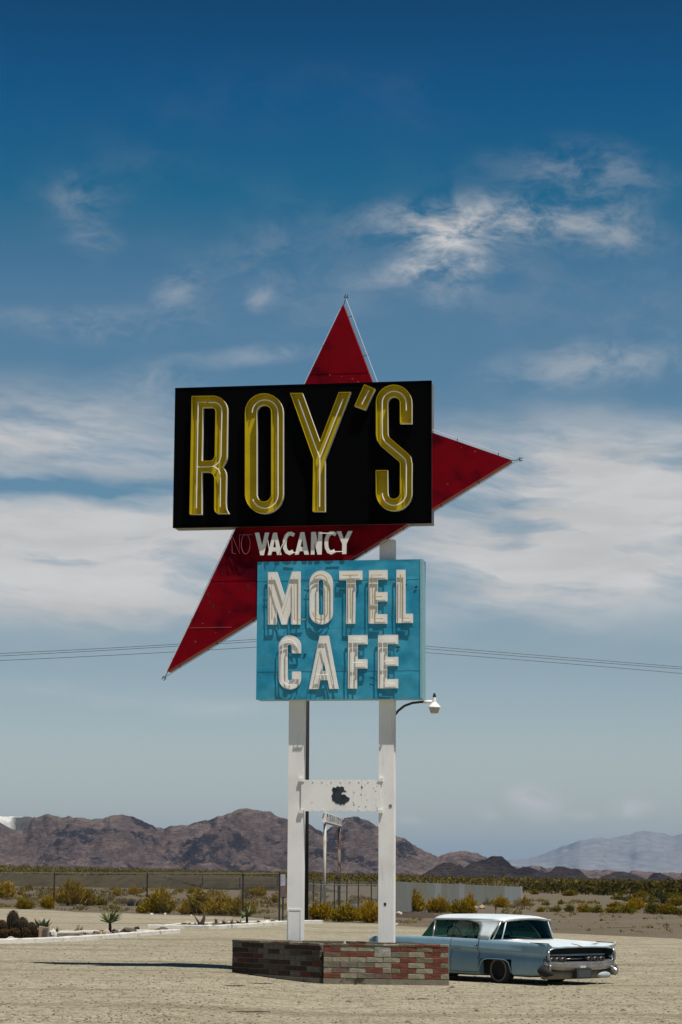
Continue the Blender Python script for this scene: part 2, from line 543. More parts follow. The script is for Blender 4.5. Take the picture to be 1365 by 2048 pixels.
M['white_metal'] = weathered_white('weathered_white_paint')
BR = {}
for k, c, c2 in (('red', (0.21, 0.066, 0.038), (0.155, 0.05, 0.03)), ('cream', (0.32, 0.285, 0.20), (0.26, 0.23, 0.165)),
                 ('tan', (0.215, 0.175, 0.105), (0.175, 0.145, 0.09)), ('grey', (0.19, 0.17, 0.125), (0.155, 0.14, 0.105)),
                 ('mauve', (0.18, 0.105, 0.085), (0.15, 0.09, 0.07)), ('block', (0.24, 0.225, 0.18), (0.36, 0.35, 0.31)),
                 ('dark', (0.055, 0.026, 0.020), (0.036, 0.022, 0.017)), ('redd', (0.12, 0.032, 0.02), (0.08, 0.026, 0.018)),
                 ('shade', (0.15, 0.135, 0.10), (0.11, 0.10, 0.075)), ('browny', (0.085, 0.07, 0.045), (0.06, 0.05, 0.034))):  # the darker tones hold the left wall's shade in their colour
    BR[k] = material('brick_' + k, c, 0.95, col2=c2, vscale=7, var=0.32, bump=0.8, bscale=45)


# ================================================================== SETTING
def sheet(name, xs, ys, zf, mat):
    vs = [(x, y, zf(x, y)) for y in ys for x in xs]
    n = len(xs)
    fs = [(j * n + i, j * n + i + 1, (j + 1) * n + i + 1, (j + 1) * n + i) for j in range(len(ys) - 1) for i in range(n - 1)]
    return obj(name, vs, fs, mat, smooth=True)


def spaced(n, k, a):
    return [a * math.sinh(k * i / n) for i in range(-n, n + 1)]


tag(sheet('desert_ground', spaced(130, 8.2, 18.0), spaced(130, 8.2, 18.0), ground_z, M['soil']), kind='structure')

EDGE = [(-700, 1800), (-200, 1812), (0, 1818), (300, 1829), (480, 1833), (570, 1843), (745, 1847), (790, 1851), (860, 1854), (1105, 1867), (1365, 1879), (1800, 1900)]


def lot_sheet():
    pts = []
    for (x0, y0), (x1, y1) in zip(EDGE, EDGE[1:]):
        for k in range(14):
            t = k / 14
            q = G(x0 + (x1 - x0) * t, y0 + (y1 - y0) * t)
            q.y += 3.0 * (noise.noise(Vector((q.x * 0.25, q.y * 0.06, 0)))) + 1.0 * noise.noise(Vector((q.x * 1.3, 4, 0)))
            pts.append(q)
    n, rows = len(pts), 90
    vs, fs = [], []
    for r in range(rows + 1):
        t = r / rows
        for i, q in enumerate(pts):
            xf = -70 + 140 * i / (n - 1)
            s = t ** 1.6
            x = q.x + (xf - q.x) * s
            y = q.y + (-60 - q.y) * s
            vs.append((x, y, ground_z(x, y) + 0.012))
    for r in range(rows):
        for i in range(n - 1):
            a = r * n + i
            fs.append((a, a + n, a + n + 1, a + 1))
    return obj('gravel_lot', vs, fs, M['gravel'], smooth=True)


tag(lot_sheet(), kind='structure')


def interp(pts, x):
    if x <= pts[0][0]:
        return pts[0][1]
    for (x0, y0), (x1, y1) in zip(pts, pts[1:]):
        if x <= x1:
            t = (x - x0) / (x1 - x0)
            return y0 + (y1 - y0) * t
    return pts[-1][1]


def range_mesh(name, sil, x0, x1, cols, D0, D1, D2, rows, amp, seed, mat, crag=1.2, nscale=260.0, pw=1.25):
    """a mountain range: skyline along the crest, spurs and gullies down to the plain"""
    vs, fs = [], []
    tot = rows + 14
    for c in range(cols + 1):
        pxx = x0 + (x1 - x0) * c / cols
        pyy = interp(sil, pxx) + crag * (noise.fractal(Vector((pxx * 0.06, seed, 0)), 0.9, 2.1, 5))
        d = ray(pxx, pyy)
        yc = D1 * (1 + 0.07 * noise.noise(Vector((pxx * 0.006, seed + 3.0, 0))))
        zc = CAM_H + d.z * yc
        yb = D0 * (1 + 0.10 * noise.noise(Vector((pxx * 0.01, seed + 9.0, 0))))
        gx = d.x * yb
        zb = ground_z(gx, yb) - 2.0
        H_ = zc - zb
        for r in range(tot + 1):
            if r <= rows:
                t = r / rows
                y = yb + (yc - yb) * t
                x = d.x * y
                p = t ** pw
                w = math.sin(math.pi * min(1.0, t * 0.98 + 0.01)) ** 0.8
                nz = noise.ridged_multi_fractal(Vector((x / nscale, y / (nscale * 1.7), seed)), 0.85, 2.15, 6, 1.0, 2.0) / 2.2 - 0.55
                fine = noise.fractal(Vector((x / (nscale * .22), y / (nscale * .3), seed + 5)), 0.8, 2.1, 4)
                spur = noise.ridged_multi_fractal(Vector((x / 42.0 * (95.0 / nscale), y / 260.0 * (95.0 / nscale), seed + 7)), 1.0, 2.0, 4, 1.0, 2.0) / 2.2 - 0.5
                z = zb + H_ * p + max(20.0, H_) * w * (amp * nz + amp * 0.26 * fine + amp * 0.42 * spur)
                lim = CAM_H + d.z * y * (0.985 if d.z > 0 else 1.02)
                if r < rows:
                    z = min(z, max(lim, zb + H_ * p * 0.96))
                z = max(z, zb + 0.25 * t * 10)
            else:
                t = (r - rows) / 14
                y = yc + (D2 - yc) * t
                x = d.x * y
                z = zc + (zb - zc) * sm(t)
            vs.append((x, y, z))
    n = tot + 1
    for c in range(cols):
        for r in range(tot):
            a = c * n + r
            fs.append((a, a + n, a + n + 1, a + 1))
    o = obj(name, vs, fs, mat, smooth=True)
    tag(o, kind='structure')
    return o


SKYLINE = [(-420, 1690), (-260, 1655), (-120, 1632), (-40, 1640), (0, 1645), (20, 1656), (45, 1661), (58, 1652), (66, 1634), (80, 1631), (100, 1629), (125, 1634),
           (160, 1635), (200, 1637), (215, 1632), (240, 1628), (270, 1634), (290, 1642), (310, 1655), (330, 1655), (370, 1650), (400, 1643),
           (440, 1632), (470, 1621), (490, 1617), (520, 1620), (550, 1628), (575, 1635), (620, 1648), (648, 1665), (665, 1652), (690, 1637), (710, 1633),
           (735, 1640), (755, 1653), (790, 1670), (820, 1684), (850, 1702), (880, 1713), (900, 1706), (930, 1702), (955, 1707), (985, 1720),
           (1015, 1733), (1040, 1735), (1060, 1733), (1090, 1734), (1120, 1735), (1150, 1739), (1200, 1740), (1260, 1742), (1320, 1745), (1400, 1747), (1700, 1752), (2000, 1745)]
range_mesh('mountain_range', SKYLINE, -520, 1950, 760, 2280, 2720, 3200, 120, 0.55, 2.3, M['rock'], 3.6, 95.0, 1.15)
FAR = [(700, 1735), (900, 1734), (1000, 1725), (1010, 1720), (1040, 1718), (1060, 1719), (1090, 1705), (1120, 1695), (1160, 1681), (1190, 1676), (1220, 1677), (1260, 1668), (1285, 1663),
       (1320, 1665), (1345, 1672), (1365, 1668), (1450, 1655), (1600, 1668), (1800, 1690), (2200, 1720)]
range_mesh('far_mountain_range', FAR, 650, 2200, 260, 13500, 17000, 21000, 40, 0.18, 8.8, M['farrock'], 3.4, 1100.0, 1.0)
range_mesh('white_quarry_cliff', [(-200, 1637), (-60, 1634), (0, 1633), (40, 1633.5), (64, 1632), (72, 1650), (90, 1700)], -220, 90, 120, 3290, 3370, 3500, 40, 0.30, 4.1, M['chalk'], 0.5, 22.0, 0.8)


def mound(name, cx, base, top, w, D, mat, seed):
    """a small dark hill in front of the range"""
    vs, fs = [], []
    c = CAM + ray(cx, base) * D
    R_ = w / FOCAL * D / 2
    h = (base - top) / FOCAL * D
    n = 26
    for j in range(n + 1):
        for i in range(n + 1):
            u, v = -1 + 2 * i / n, -1 + 2 * j / n
            r = math.sqrt(u * u + v * v)
            k = 1 + 0.45 * noise.fractal(Vector((u * 2.2, v * 2.2, seed)), 0.9, 2.1, 5)
            z = h * max(0, 1 - r) ** 1.0 * 1.25 * k if r < 1 else 0
            x, y = c.x + u * R_ * 1.1, c.y + v * R_ * 0.8
            vs.append((x, y, ground_z(x, y) - 0.6 + min(z, h * 1.06)))
    for j in range(n):
        for i in range(n):
            a = j * (n + 1) + i
            fs.append((a, a + 1, a + n + 2, a + n + 1))
    tag(obj(name, vs, fs, mat, smooth=True), kind='structure')


for i, q in enumerate([(985, 1757, 1714, 150), (1055, 1757, 1732, 110), (1128, 1760, 1733, 120), (1245, 1765, 1746, 120), (1322, 1766, 1747, 70), (900, 1752, 1722, 120)]):
    mound('dark_hill', q[0], q[1], q[2], q[3], 1650 - 30 * (i % 3), M['darkrock'], i * 3.7)


def embankment():
    pts = [(-500, 1766), (-100, 1770), (0, 1772), (250, 1776), (420, 1779), (600, 1783), (720, 1786)]
    vs, fs = [], []
    n = 0
    for (x0, y0), (x1, y1) in zip(pts, pts[1:]):
        for k in range(16):
            t = k / 16
            p = G(x0 + (x1 - x0) * t, y0 + (y1 - y0) * t)
            s = sm((700 - (x0 + (x1 - x0) * t)) / 160)
            h = (2.3 + 0.3 * noise.noise(Vector((p.x * 0.05, 0, 0)))) * s
            for dy, z in ((-1, -0.1), (3.0, h * 0.55), (6.5, h), (13, h), (22, -0.1)):
                vs.append((p.x, p.y + dy, p.z + z + 0.25 * noise.noise(Vector((p.x * 0.3, dy * 0.3, 1)))))
            n += 1
    for i in range(n - 1):
        for j in range(4):
            a = i * 5 + j
            fs.append((a, a + 5, a + 6, a + 1))
    tag(obj('embankment', vs, fs, M['berm'], smooth=True), kind='structure')


embankment()

# ------------------------------------------------------------------ plants far away: scrub that reads as one mass
M['scrub'] = foliage('scrub_leaves', (0.020, 0.017, 0.003), (0.16, 0.115, 0.011), 0.1)
M['scrub_dark'] = foliage('dark_scrub_leaves', (0.016, 0.016, 0.004), (0.085, 0.066, 0.009), 0.1)


def clump(mb, p, w, h, n, r):
    for _ in range(n):
        a = r.uniform(0, 2 * math.pi)
        q = r.random() ** 0.5
        zz = r.random()
        k = math.sqrt(max(0.0, 1 - zz * zz * 0.8)) * q
        c = Vector((p[0] + w / 2 * k * math.cos(a), p[1] + w / 2 * k * math.sin(a), p[2] + h * zz * 0.85))
        s = 0.20 * min(w, h) * r.uniform(0.6, 1.3)
        vs = [c + Vector((r.uniform(-s, s), r.uniform(-s, s), r.uniform(-s, s) * 1.1)) for _ in range(3)]
        mb.add(vs, [(0, 1, 2)])


def scrub_belt():
    r = random.Random(3)
    mb = MB()
    for _ in range(15000):
        y = 560 * math.exp(r.random() * 1.32)
        az = r.uniform(-0.20, 0.20)
        x = az * y
        pr = 1.0 if az < 0.03 else 0.75
        if r.random() > pr:
            continue
        w = r.uniform(1.6, 3.6)
        clump(mb, on_ground(x, y), w, w * r.uniform(0.45, 0.75), 11, r)
    return mb.build('scrub_belt', M['scrub'])


tag(scrub_belt(), 'dark olive desert scrub covering the plain below the mountains', 'scrub', kind='stuff')


def scrub_right():
    r = random.Random(11)
    mb = MB()
    for _ in range(1100):
        x = r.uniform(1040, 1420)
        t = (x - 1040) / 380
        y = r.uniform(1771 + 6 * t, 1786 + 12 * t)
        p = G(x, y)
        w = r.uniform(1.4, 3.2) * (0.6 + 0.4 * t)
        clump(mb, p, w, w * r.uniform(0.5, 0.9), 16, r)
    return mb.build('scrub_thicket', M['scrub_dark'])


tag(scrub_right(), 'dense dark thicket of low scrub beyond the gravel at the right edge', 'scrub', kind='stuff')


def pebbles():
    r = random.Random(5)
    vs, fs = [], []
    for i in range(20000):
        y = 32 + 40 * r.random() ** 1.5
        x = r.uniform(-0.16, 0.16) * y
        s = 0.006 + 0.020 * r.random() ** 3.5 + (0.035 * r.random() if r.random() < 0.008 else 0)
        z = ground_z(x, y) + 0.012
        o = len(vs)
        sx, sy, sz = s * r.uniform(0.8, 1.6), s * r.uniform(0.8, 1.4), s * r.uniform(0.5, 1.0)
        a = r.uniform(0, 3)
        ca, sa = math.cos(a), math.sin(a)
        for dx, dy, dz in ((sx, 0, 0.2 * sz), (0, sy, 0.3 * sz), (-sx, 0, 0.1 * sz), (0, -sy, 0.2 * sz), (0, 0, sz), (0.2 * sx, 0, -0.3 * sz)):
            vs.append((x + dx * ca - dy * sa, y + dx * sa + dy * ca, z + dz))
        fs += [(o, o + 1, o + 4), (o + 1, o + 2, o + 4), (o + 2, o + 3, o + 4), (o + 3, o, o + 4), (o + 1, o, o + 5), (o + 2, o + 1, o + 5), (o + 3, o + 2, o + 5), (o, o + 3, o + 5)]
    m_ = material('pebble', (0.25, 0.215, 0.15), 0.95, col2=(0.10, 0.085, 0.06), vscale=7.0, lo=0.45, hi=0.6)
    return obj('gravel_stones', vs, fs, m_)


tag(pebbles(), 'loose small stones scattered over the pale gravel lot', 'gravel', kind='stuff')


def brush():
    """low dry brush between the shrubs, too fine to tell apart"""
    r = random.Random(19)
    mb = MB()

    def tuft(p, w, h, mi):
        for _ in range(9):
            a = r.uniform(0, 6.283)
            q = r.random() * w / 2
            c = Vector((p.x + q * math.cos(a), p.y + q * math.sin(a), p.z))
            d = Vector((r.gauss(0, 0.4), r.gauss(0, 0.4), 1)).normalized() * h * r.uniform(0.5, 1.1)
            sd = Vector((math.cos(a), math.sin(a), 0)) * w * r.uniform(0.05, 0.12)
            mb.add([c - sd, c + sd, c + d], [(0, 1, 2)], mi)
    for _ in range(9000):
        x = r.uniform(-120, 1480)
        lo = interp([(-120, 1774), (600, 1785), (760, 1800), (1040, 1800), (1365, 1812), (1480, 1815)], x)
        hi = interp([(-120, 1812), (0, 1816), (300, 1827), (560, 1840), (760, 1846), (860, 1850), (1105, 1860), (1365, 1868), (1480, 1872)], x)
        if 1045 < x and r.random() < 0.55:
            continue
        y = lo + (hi - lo) * r.random() ** (1.3 if x < 700 else 2.2)
        p = G(x, y)
        if noise.noise(Vector((x * 0.02, y * 0.12, 3))) < -0.05 + (0.12 if x > 1045 else 0):
            continue
        k = p.y / FOCAL
        s = r.uniform(2.5, 7.5) * (0.6 + 0.8 * r.random())
        tuft(p, s * k * 1.5, s * k, 0 if r.random() < 0.42 else 1)
    return mb.build('dry_brush', [foliage('dry_brush_straw', (0.11, 0.082, 0.042), (0.25, 0.19, 0.10), 0.3), foliage('dry_brush_gold', (0.10, 0.068, 0.008), (0.33, 0.225, 0.03), 0.25)])


tag(brush(), 'patchy low dry golden brush across the brown plain', 'brush', kind='stuff')

# outlines of the sign in metres along the sign and up
STAR_OUTLINE = [(-3.824,6.512),(-0.000,14.554),(0.949,12.017),(3.678,10.994)]
LETTERS = {
 'R': [[(-3.304,12.528),(-2.844,12.524),(-2.800,12.522),(-2.741,12.509),(-2.685,12.486),(-2.634,12.454),(-2.589,12.413),(-2.552,12.364),(-2.525,12.311),(-2.508,12.253),(-2.501,12.194),(-2.500,11.186),(-2.502,11.147),(-2.510,11.100),(-2.525,11.056),(-2.547,11.016),(-2.581,10.962),(-2.587,10.929),(-2.553,10.890),(-2.528,10.843),(-2.512,10.792),(-2.506,10.738),(-2.508,10.154),(-2.496,10.015),(-2.439,9.907),(-2.696,9.912),(-2.695,9.913),(-2.729,9.934),(-2.754,9.972),(-2.763,10.021),(-2.769,10.652),(-2.770,10.676),(-2.778,10.724),(-2.801,10.768),(-2.836,10.803),(-2.879,10.826),(-2.928,10.834),(-3.052,10.831),(-3.044,9.903),(-3.312,9.909)],
   [(-3.052,12.268),(-2.855,12.269),(-2.845,12.267),(-2.815,12.255),(-2.789,12.232),(-2.773,12.203),(-2.766,12.170),(-2.768,11.208),(-2.768,11.202),(-2.775,11.154),(-2.797,11.115),(-2.830,11.089),(-2.869,11.080),(-3.056,11.082)]],
 'O': [[(-2.108,12.132),(-2.095,12.241),(-2.054,12.342),(-1.988,12.428),(-1.900,12.493),(-1.799,12.533),(-1.689,12.544),(-1.579,12.527),(-1.476,12.481),(-1.388,12.411),(-1.320,12.322),(-1.277,12.219),(-1.261,12.109),(-1.243,10.300),(-1.257,10.193),(-1.298,10.093),(-1.363,10.008),(-1.450,9.943),(-1.551,9.903),(-1.659,9.891),(-1.768,9.908),(-1.870,9.951),(-1.958,10.020),(-2.026,10.108),(-2.070,10.210),(-2.086,10.318)],
   [(-1.847,12.132),(-1.836,12.194),(-1.801,12.245),(-1.749,12.279),(-1.688,12.289),(-1.626,12.275),(-1.573,12.239),(-1.537,12.186),(-1.525,12.124),(-1.505,10.308),(-1.517,10.247),(-1.551,10.196),(-1.602,10.162),(-1.664,10.151),(-1.725,10.165),(-1.778,10.201),(-1.813,10.253),(-1.826,10.314)]],
 'Y': [[(-1.108,12.534),(-0.839,12.529),(-0.445,11.444),(-0.034,12.522),(0.226,12.520),(-0.329,11.057),(-0.321,9.910),(-0.593,9.916),(-0.586,11.069)]],
 'apo': [[(0.524,12.682),(0.760,12.573),(0.547,12.117),(0.311,12.209)]],
 'S': [[(1.564,11.791),(1.564,12.083),(1.563,12.253),(1.554,12.334),(1.525,12.418),(1.479,12.495),(1.416,12.559),(1.342,12.609),(1.259,12.640),(1.172,12.653),(1.084,12.645),(1.001,12.619),(0.927,12.573),(0.865,12.512),(0.818,12.438),(0.789,12.355),(0.781,12.275),(0.783,11.569),(0.809,11.438),(0.886,11.323),(1.264,10.991),(1.299,10.954),(1.311,10.899),(1.308,10.562),(1.309,10.289),(1.305,10.252),(1.295,10.225),(1.280,10.200),(1.259,10.180),(1.234,10.165),(1.207,10.155),(1.177,10.153),(1.148,10.157),(1.121,10.167),(1.096,10.183),(1.075,10.204),(1.059,10.230),(1.050,10.258),(1.045,10.295),(1.041,10.781),(0.783,10.785),(0.788,10.285),(0.797,10.205),(0.826,10.122),(0.873,10.047),(0.935,9.983),(1.009,9.935),(1.091,9.905),(1.178,9.893),(1.265,9.901),(1.347,9.928),(1.421,9.973),(1.482,10.034),(1.528,10.107),(1.557,10.189),(1.566,10.269),(1.565,10.555),(1.568,10.917),(1.536,11.077),(1.438,11.177),(1.080,11.493),(1.053,11.534),(1.042,11.588),(1.040,12.253),(1.044,12.289),(1.054,12.317),(1.069,12.342),(1.090,12.363),(1.115,12.378),(1.143,12.387),(1.172,12.389),(1.202,12.385),(1.229,12.375),(1.254,12.358),(1.275,12.336),(1.291,12.311),(1.301,12.282),(1.305,12.245),(1.305,12.090),(1.306,11.798)]],
 'M': [[(-1.593,8.636),(-1.393,8.633),(-1.217,8.095),(-1.067,8.638),(-0.882,8.638),(-0.875,7.492),(-1.073,7.495),(-1.077,7.846),(-1.170,7.496),(-1.283,7.493),(-1.392,7.844),(-1.394,7.498),(-1.581,7.497)]],
 'O2': [[(-0.677,8.404),(-0.666,8.481),(-0.630,8.550),(-0.575,8.605),(-0.505,8.639),(-0.427,8.650),(-0.349,8.636),(-0.279,8.600),(-0.223,8.544),(-0.187,8.474),(-0.174,8.396),(-0.170,7.732),(-0.181,7.655),(-0.217,7.587),(-0.272,7.532),(-0.341,7.498),(-0.419,7.487),(-0.496,7.500),(-0.567,7.536),(-0.623,7.592),(-0.659,7.661),(-0.672,7.738)],
   [(-0.485,8.403),(-0.478,8.431),(-0.457,8.452),(-0.428,8.459),(-0.399,8.451),(-0.378,8.430),(-0.370,8.401),(-0.365,7.735),(-0.372,7.707),(-0.393,7.686),(-0.422,7.679),(-0.451,7.687),(-0.472,7.708),(-0.480,7.737)]],
 'T': [[(-0.031,8.636),(0.467,8.635),(0.468,8.440),(0.325,8.437),(0.315,7.496),(0.125,7.494),(0.131,8.436),(-0.030,8.438)]],
 'E': [[(0.615,8.640),(1.014,8.641),(1.015,8.441),(0.807,8.440),(0.808,8.164),(1.015,8.167),(1.013,7.969),(0.806,7.968),(0.804,7.691),(1.011,7.688),(1.012,7.487),(0.615,7.492)]],
 'L': [[(1.211,8.642),(1.403,8.639),(1.405,7.691),(1.565,7.691),(1.566,7.498),(1.211,7.498)]],
 'C': [[(-0.856,6.870),(-0.857,7.019),(-0.866,7.080),(-0.890,7.138),(-0.929,7.187),(-0.978,7.225),(-1.036,7.249),(-1.099,7.258),(-1.161,7.251),(-1.218,7.228),(-1.268,7.191),(-1.305,7.142),(-1.329,7.085),(-1.336,7.024),(-1.328,6.333),(-1.329,6.333),(-1.320,6.272),(-1.296,6.215),(-1.257,6.166),(-1.207,6.128),(-1.149,6.104),(-1.088,6.096),(-1.026,6.104),(-0.968,6.127),(-0.919,6.164),(-0.882,6.212),(-0.859,6.268),(-0.851,6.329),(-0.859,6.476),(-1.046,6.478),(-1.045,6.334),(-1.045,6.334),(-1.052,6.310),(-1.070,6.292),(-1.094,6.286),(-1.119,6.293),(-1.138,6.311),(-1.145,6.335),(-1.151,7.015),(-1.151,7.015),(-1.145,7.039),(-1.127,7.057),(-1.102,7.063),(-1.077,7.057),(-1.058,7.038),(-1.051,7.014),(-1.050,6.872)]],
 'A': [[(-0.450,7.238),(-0.255,7.240),(-0.035,6.103),(-0.228,6.101),(-0.265,6.287),(-0.430,6.294),(-0.467,6.103),(-0.673,6.099)],
   [(-0.359,6.708),(-0.307,6.481),(-0.396,6.482)]],
 'F': [[(0.172,7.244),(0.587,7.245),(0.588,7.051),(0.379,7.048),(0.373,6.729),(0.587,6.727),(0.587,6.533),(0.366,6.535),(0.363,6.105),(0.175,6.105)]],
 'E2': [[(0.819,7.243),(1.245,7.243),(1.246,7.047),(1.020,7.049),(1.018,6.770),(1.249,6.773),(1.250,6.582),(1.014,6.579),(1.011,6.298),(1.250,6.300),(1.248,6.106),(0.818,6.105)]],
 'vV': [[(-1.898,9.503),(-1.804,9.508),(-1.735,9.225),(-1.673,9.505),(-1.579,9.503),(-1.693,9.008),(-1.772,9.009)]],
 'vA': [[(-1.493,9.495),(-1.410,9.500),(-1.303,9.007),(-1.401,9.009),(-1.421,9.089),(-1.511,9.087),(-1.530,9.011),(-1.612,9.006)],
   [(-1.453,9.360),(-1.427,9.176),(-1.490,9.177)]],
 'vC': [[(-1.009,9.471),(-1.080,9.510),(-1.165,9.508),(-1.238,9.445),(-1.273,9.344),(-1.279,9.249),(-1.269,9.140),(-1.218,9.044),(-1.129,9.000),(-1.029,9.046),(-1.065,9.120),(-1.130,9.091),(-1.158,9.105),(-1.188,9.162),(-1.196,9.248),(-1.191,9.325),(-1.167,9.396),(-1.132,9.426),(-1.099,9.427),(-1.048,9.399)]],
 'vA2': [[(-0.892,9.497),(-0.805,9.500),(-0.703,9.006),(-0.801,9.008),(-0.819,9.085),(-0.906,9.080),(-0.927,9.010),(-1.007,9.007)],
   [(-0.852,9.360),(-0.826,9.176),(-0.887,9.177)]],
 'vN': [[(-0.655,9.497),(-0.555,9.499),(-0.506,9.257),(-0.501,9.498),(-0.410,9.497),(-0.421,9.001),(-0.514,9.003),(-0.582,9.269),(-0.579,9.004),(-0.660,9.005)]],
 'vC2': [[(-0.093,9.467),(-0.164,9.506),(-0.248,9.504),(-0.321,9.441),(-0.356,9.340),(-0.363,9.245),(-0.352,9.137),(-0.303,9.041),(-0.214,8.997),(-0.114,9.043),(-0.150,9.117),(-0.214,9.088),(-0.242,9.102),(-0.272,9.159),(-0.280,9.244),(-0.275,9.322),(-0.250,9.392),(-0.215,9.423),(-0.183,9.423),(-0.132,9.395)]],
 'vY': [[(-0.096,9.502),(0.002,9.502),(0.063,9.322),(0.153,9.504),(0.250,9.502),(0.122,9.224),(0.119,9.003),(0.026,9.004),(0.025,9.226)]],
 'blob': [[(-0.209,3.972),(-0.180,4.025),(-0.126,4.008),(-0.090,4.049),(-0.036,4.025),(-0.000,4.043),(0.060,4.016),(0.054,3.972),(0.114,3.928),(0.045,3.928),(-0.005,3.899),(0.001,3.870),(0.076,3.870),(0.121,3.820),(0.181,3.796),(0.166,3.738),(0.077,3.679),(0.068,3.650),(0.017,3.665),(-0.013,3.644),(-0.058,3.673),(-0.118,3.679),(-0.148,3.714),(-0.208,3.752),(-0.196,3.796),(-0.220,3.826),(-0.203,3.870),(-0.179,3.890),(-0.191,3.928)]],
}
TUBES = {
 'R': [[(-2.982,12.394),(-3.170,12.399),(-3.174,10.044)],
   [(-2.935,12.389),(-2.810,12.388),(-2.764,12.377),(-2.722,12.356),(-2.687,12.325),(-2.659,12.287),(-2.642,12.243),(-2.636,12.197),(-2.643,11.174),(-2.682,11.051),(-2.789,10.961),(-3.148,10.954)],
   [(-2.789,10.955),(-2.695,10.891),(-2.647,10.772),(-2.643,10.064)]],
 'O': [[(-1.959,12.134),(-1.946,12.222),(-1.906,12.301),(-1.843,12.363),(-1.764,12.402),(-1.675,12.413),(-1.586,12.397),(-1.506,12.354),(-1.442,12.288),(-1.400,12.207),(-1.385,12.118),(-1.366,10.291),(-1.379,10.204),(-1.419,10.125),(-1.481,10.064),(-1.560,10.025),(-1.648,10.013),(-1.737,10.029),(-1.817,10.071),(-1.880,10.135),(-1.922,10.215)]],
 'Y': [[(-0.936,12.399),(-0.452,11.091),(-0.450,10.020)],
   [(0.055,12.386),(-0.443,11.106)]],
 'apo': [[(0.619,12.555),(0.464,12.251)]],
 'S': [[(1.435,12.086),(1.434,12.249),(1.428,12.308),(1.408,12.364),(1.377,12.415),(1.335,12.459),(1.286,12.492),(1.230,12.513),(1.172,12.521),(1.114,12.516),(1.058,12.498),(1.008,12.468),(0.967,12.427),(0.936,12.378),(0.917,12.322),(0.910,12.264),(0.912,11.578),(0.931,11.486),(0.983,11.408),(1.351,11.084),(1.418,11.015),(1.439,10.908),(1.437,10.558),(1.437,10.279),(1.431,10.221),(1.412,10.166),(1.381,10.117),(1.340,10.077),(1.291,10.046),(1.236,10.028),(1.178,10.023),(1.120,10.031),(1.065,10.051),(1.015,10.083),(0.974,10.125),(0.943,10.176),(0.923,10.231),(0.917,10.290)]],
 'M': [[(-1.492,7.591),(-1.511,8.533),(-1.255,7.715),(-1.019,8.525),(-1.000,7.597),(-0.760,7.595)]],
 'O2': [[(-0.600,8.408),(-0.589,8.467),(-0.555,8.517),(-0.505,8.550),(-0.445,8.561),(-0.384,8.548),(-0.333,8.514),(-0.299,8.463),(-0.287,8.403),(-0.282,7.744),(-0.294,7.684),(-0.327,7.635),(-0.378,7.602),(-0.437,7.591),(-0.497,7.603),(-0.548,7.637),(-0.583,7.688),(-0.595,7.748)]],
 'T': [[(0.045,8.542),(0.382,8.541)],
   [(0.210,8.539),(0.219,7.595)]],
 'E': [[(0.911,8.535),(0.683,8.539),(0.699,8.069),(0.693,7.600),(0.922,7.595)],
   [(0.699,8.069),(0.913,8.066)]],
 'L': [[(1.300,8.544),(1.296,7.607),(1.488,7.598)]],
 'C': [[(-1.268,7.114),(-1.158,7.148),(-1.124,7.156),(-1.089,7.155),(-1.054,7.146),(-1.023,7.129),(-0.997,7.104),(-0.976,7.074),(-0.964,7.040),(-0.959,7.004)],
   [(-1.248,7.057),(-1.257,6.666),(-1.254,6.339),(-1.245,6.306),(-1.227,6.257),(-1.193,6.216),(-1.149,6.190),(-1.099,6.180),(-1.048,6.189),(-1.004,6.215),(-0.972,6.255),(-0.955,6.304)]],
 'A': [[(-0.563,6.195),(-0.379,7.136),(-0.156,6.192)],
   [(-0.514,6.395),(-0.240,6.399)]],
 'F': [[(0.501,7.149),(0.268,7.156),(0.265,6.195)],
   [(0.265,6.649),(0.500,6.647)]],
 'E2': [[(1.186,7.145),(0.914,7.149),(0.917,6.209),(1.180,6.199)],
   [(0.915,6.671),(1.155,6.680)]],
 'nN': [[(-2.313,9.050),(-2.390,9.063),(-2.406,9.464),(-2.225,9.049),(-2.235,9.461),(-1.946,9.460)]],
 'nO': [[(-2.078,9.466),(-2.116,9.465),(-2.151,9.431),(-2.177,9.371),(-2.190,9.292),(-2.188,9.207),(-2.171,9.130),(-2.143,9.071),(-2.106,9.039),(-2.068,9.041),(-2.033,9.074),(-2.007,9.135),(-1.994,9.213),(-1.996,9.298),(-2.013,9.375),(-2.041,9.435),(-2.078,9.466)]],
 'bars': [[(-0.464,9.461),(-0.150,9.455)],
   [(-1.166,9.063),(-0.949,9.042)],
   [(-0.244,9.054),(0.058,9.053)],
   [(-1.617,9.407),(-1.558,9.048)],
   [(-1.159,9.463),(-1.362,9.056)]],
}


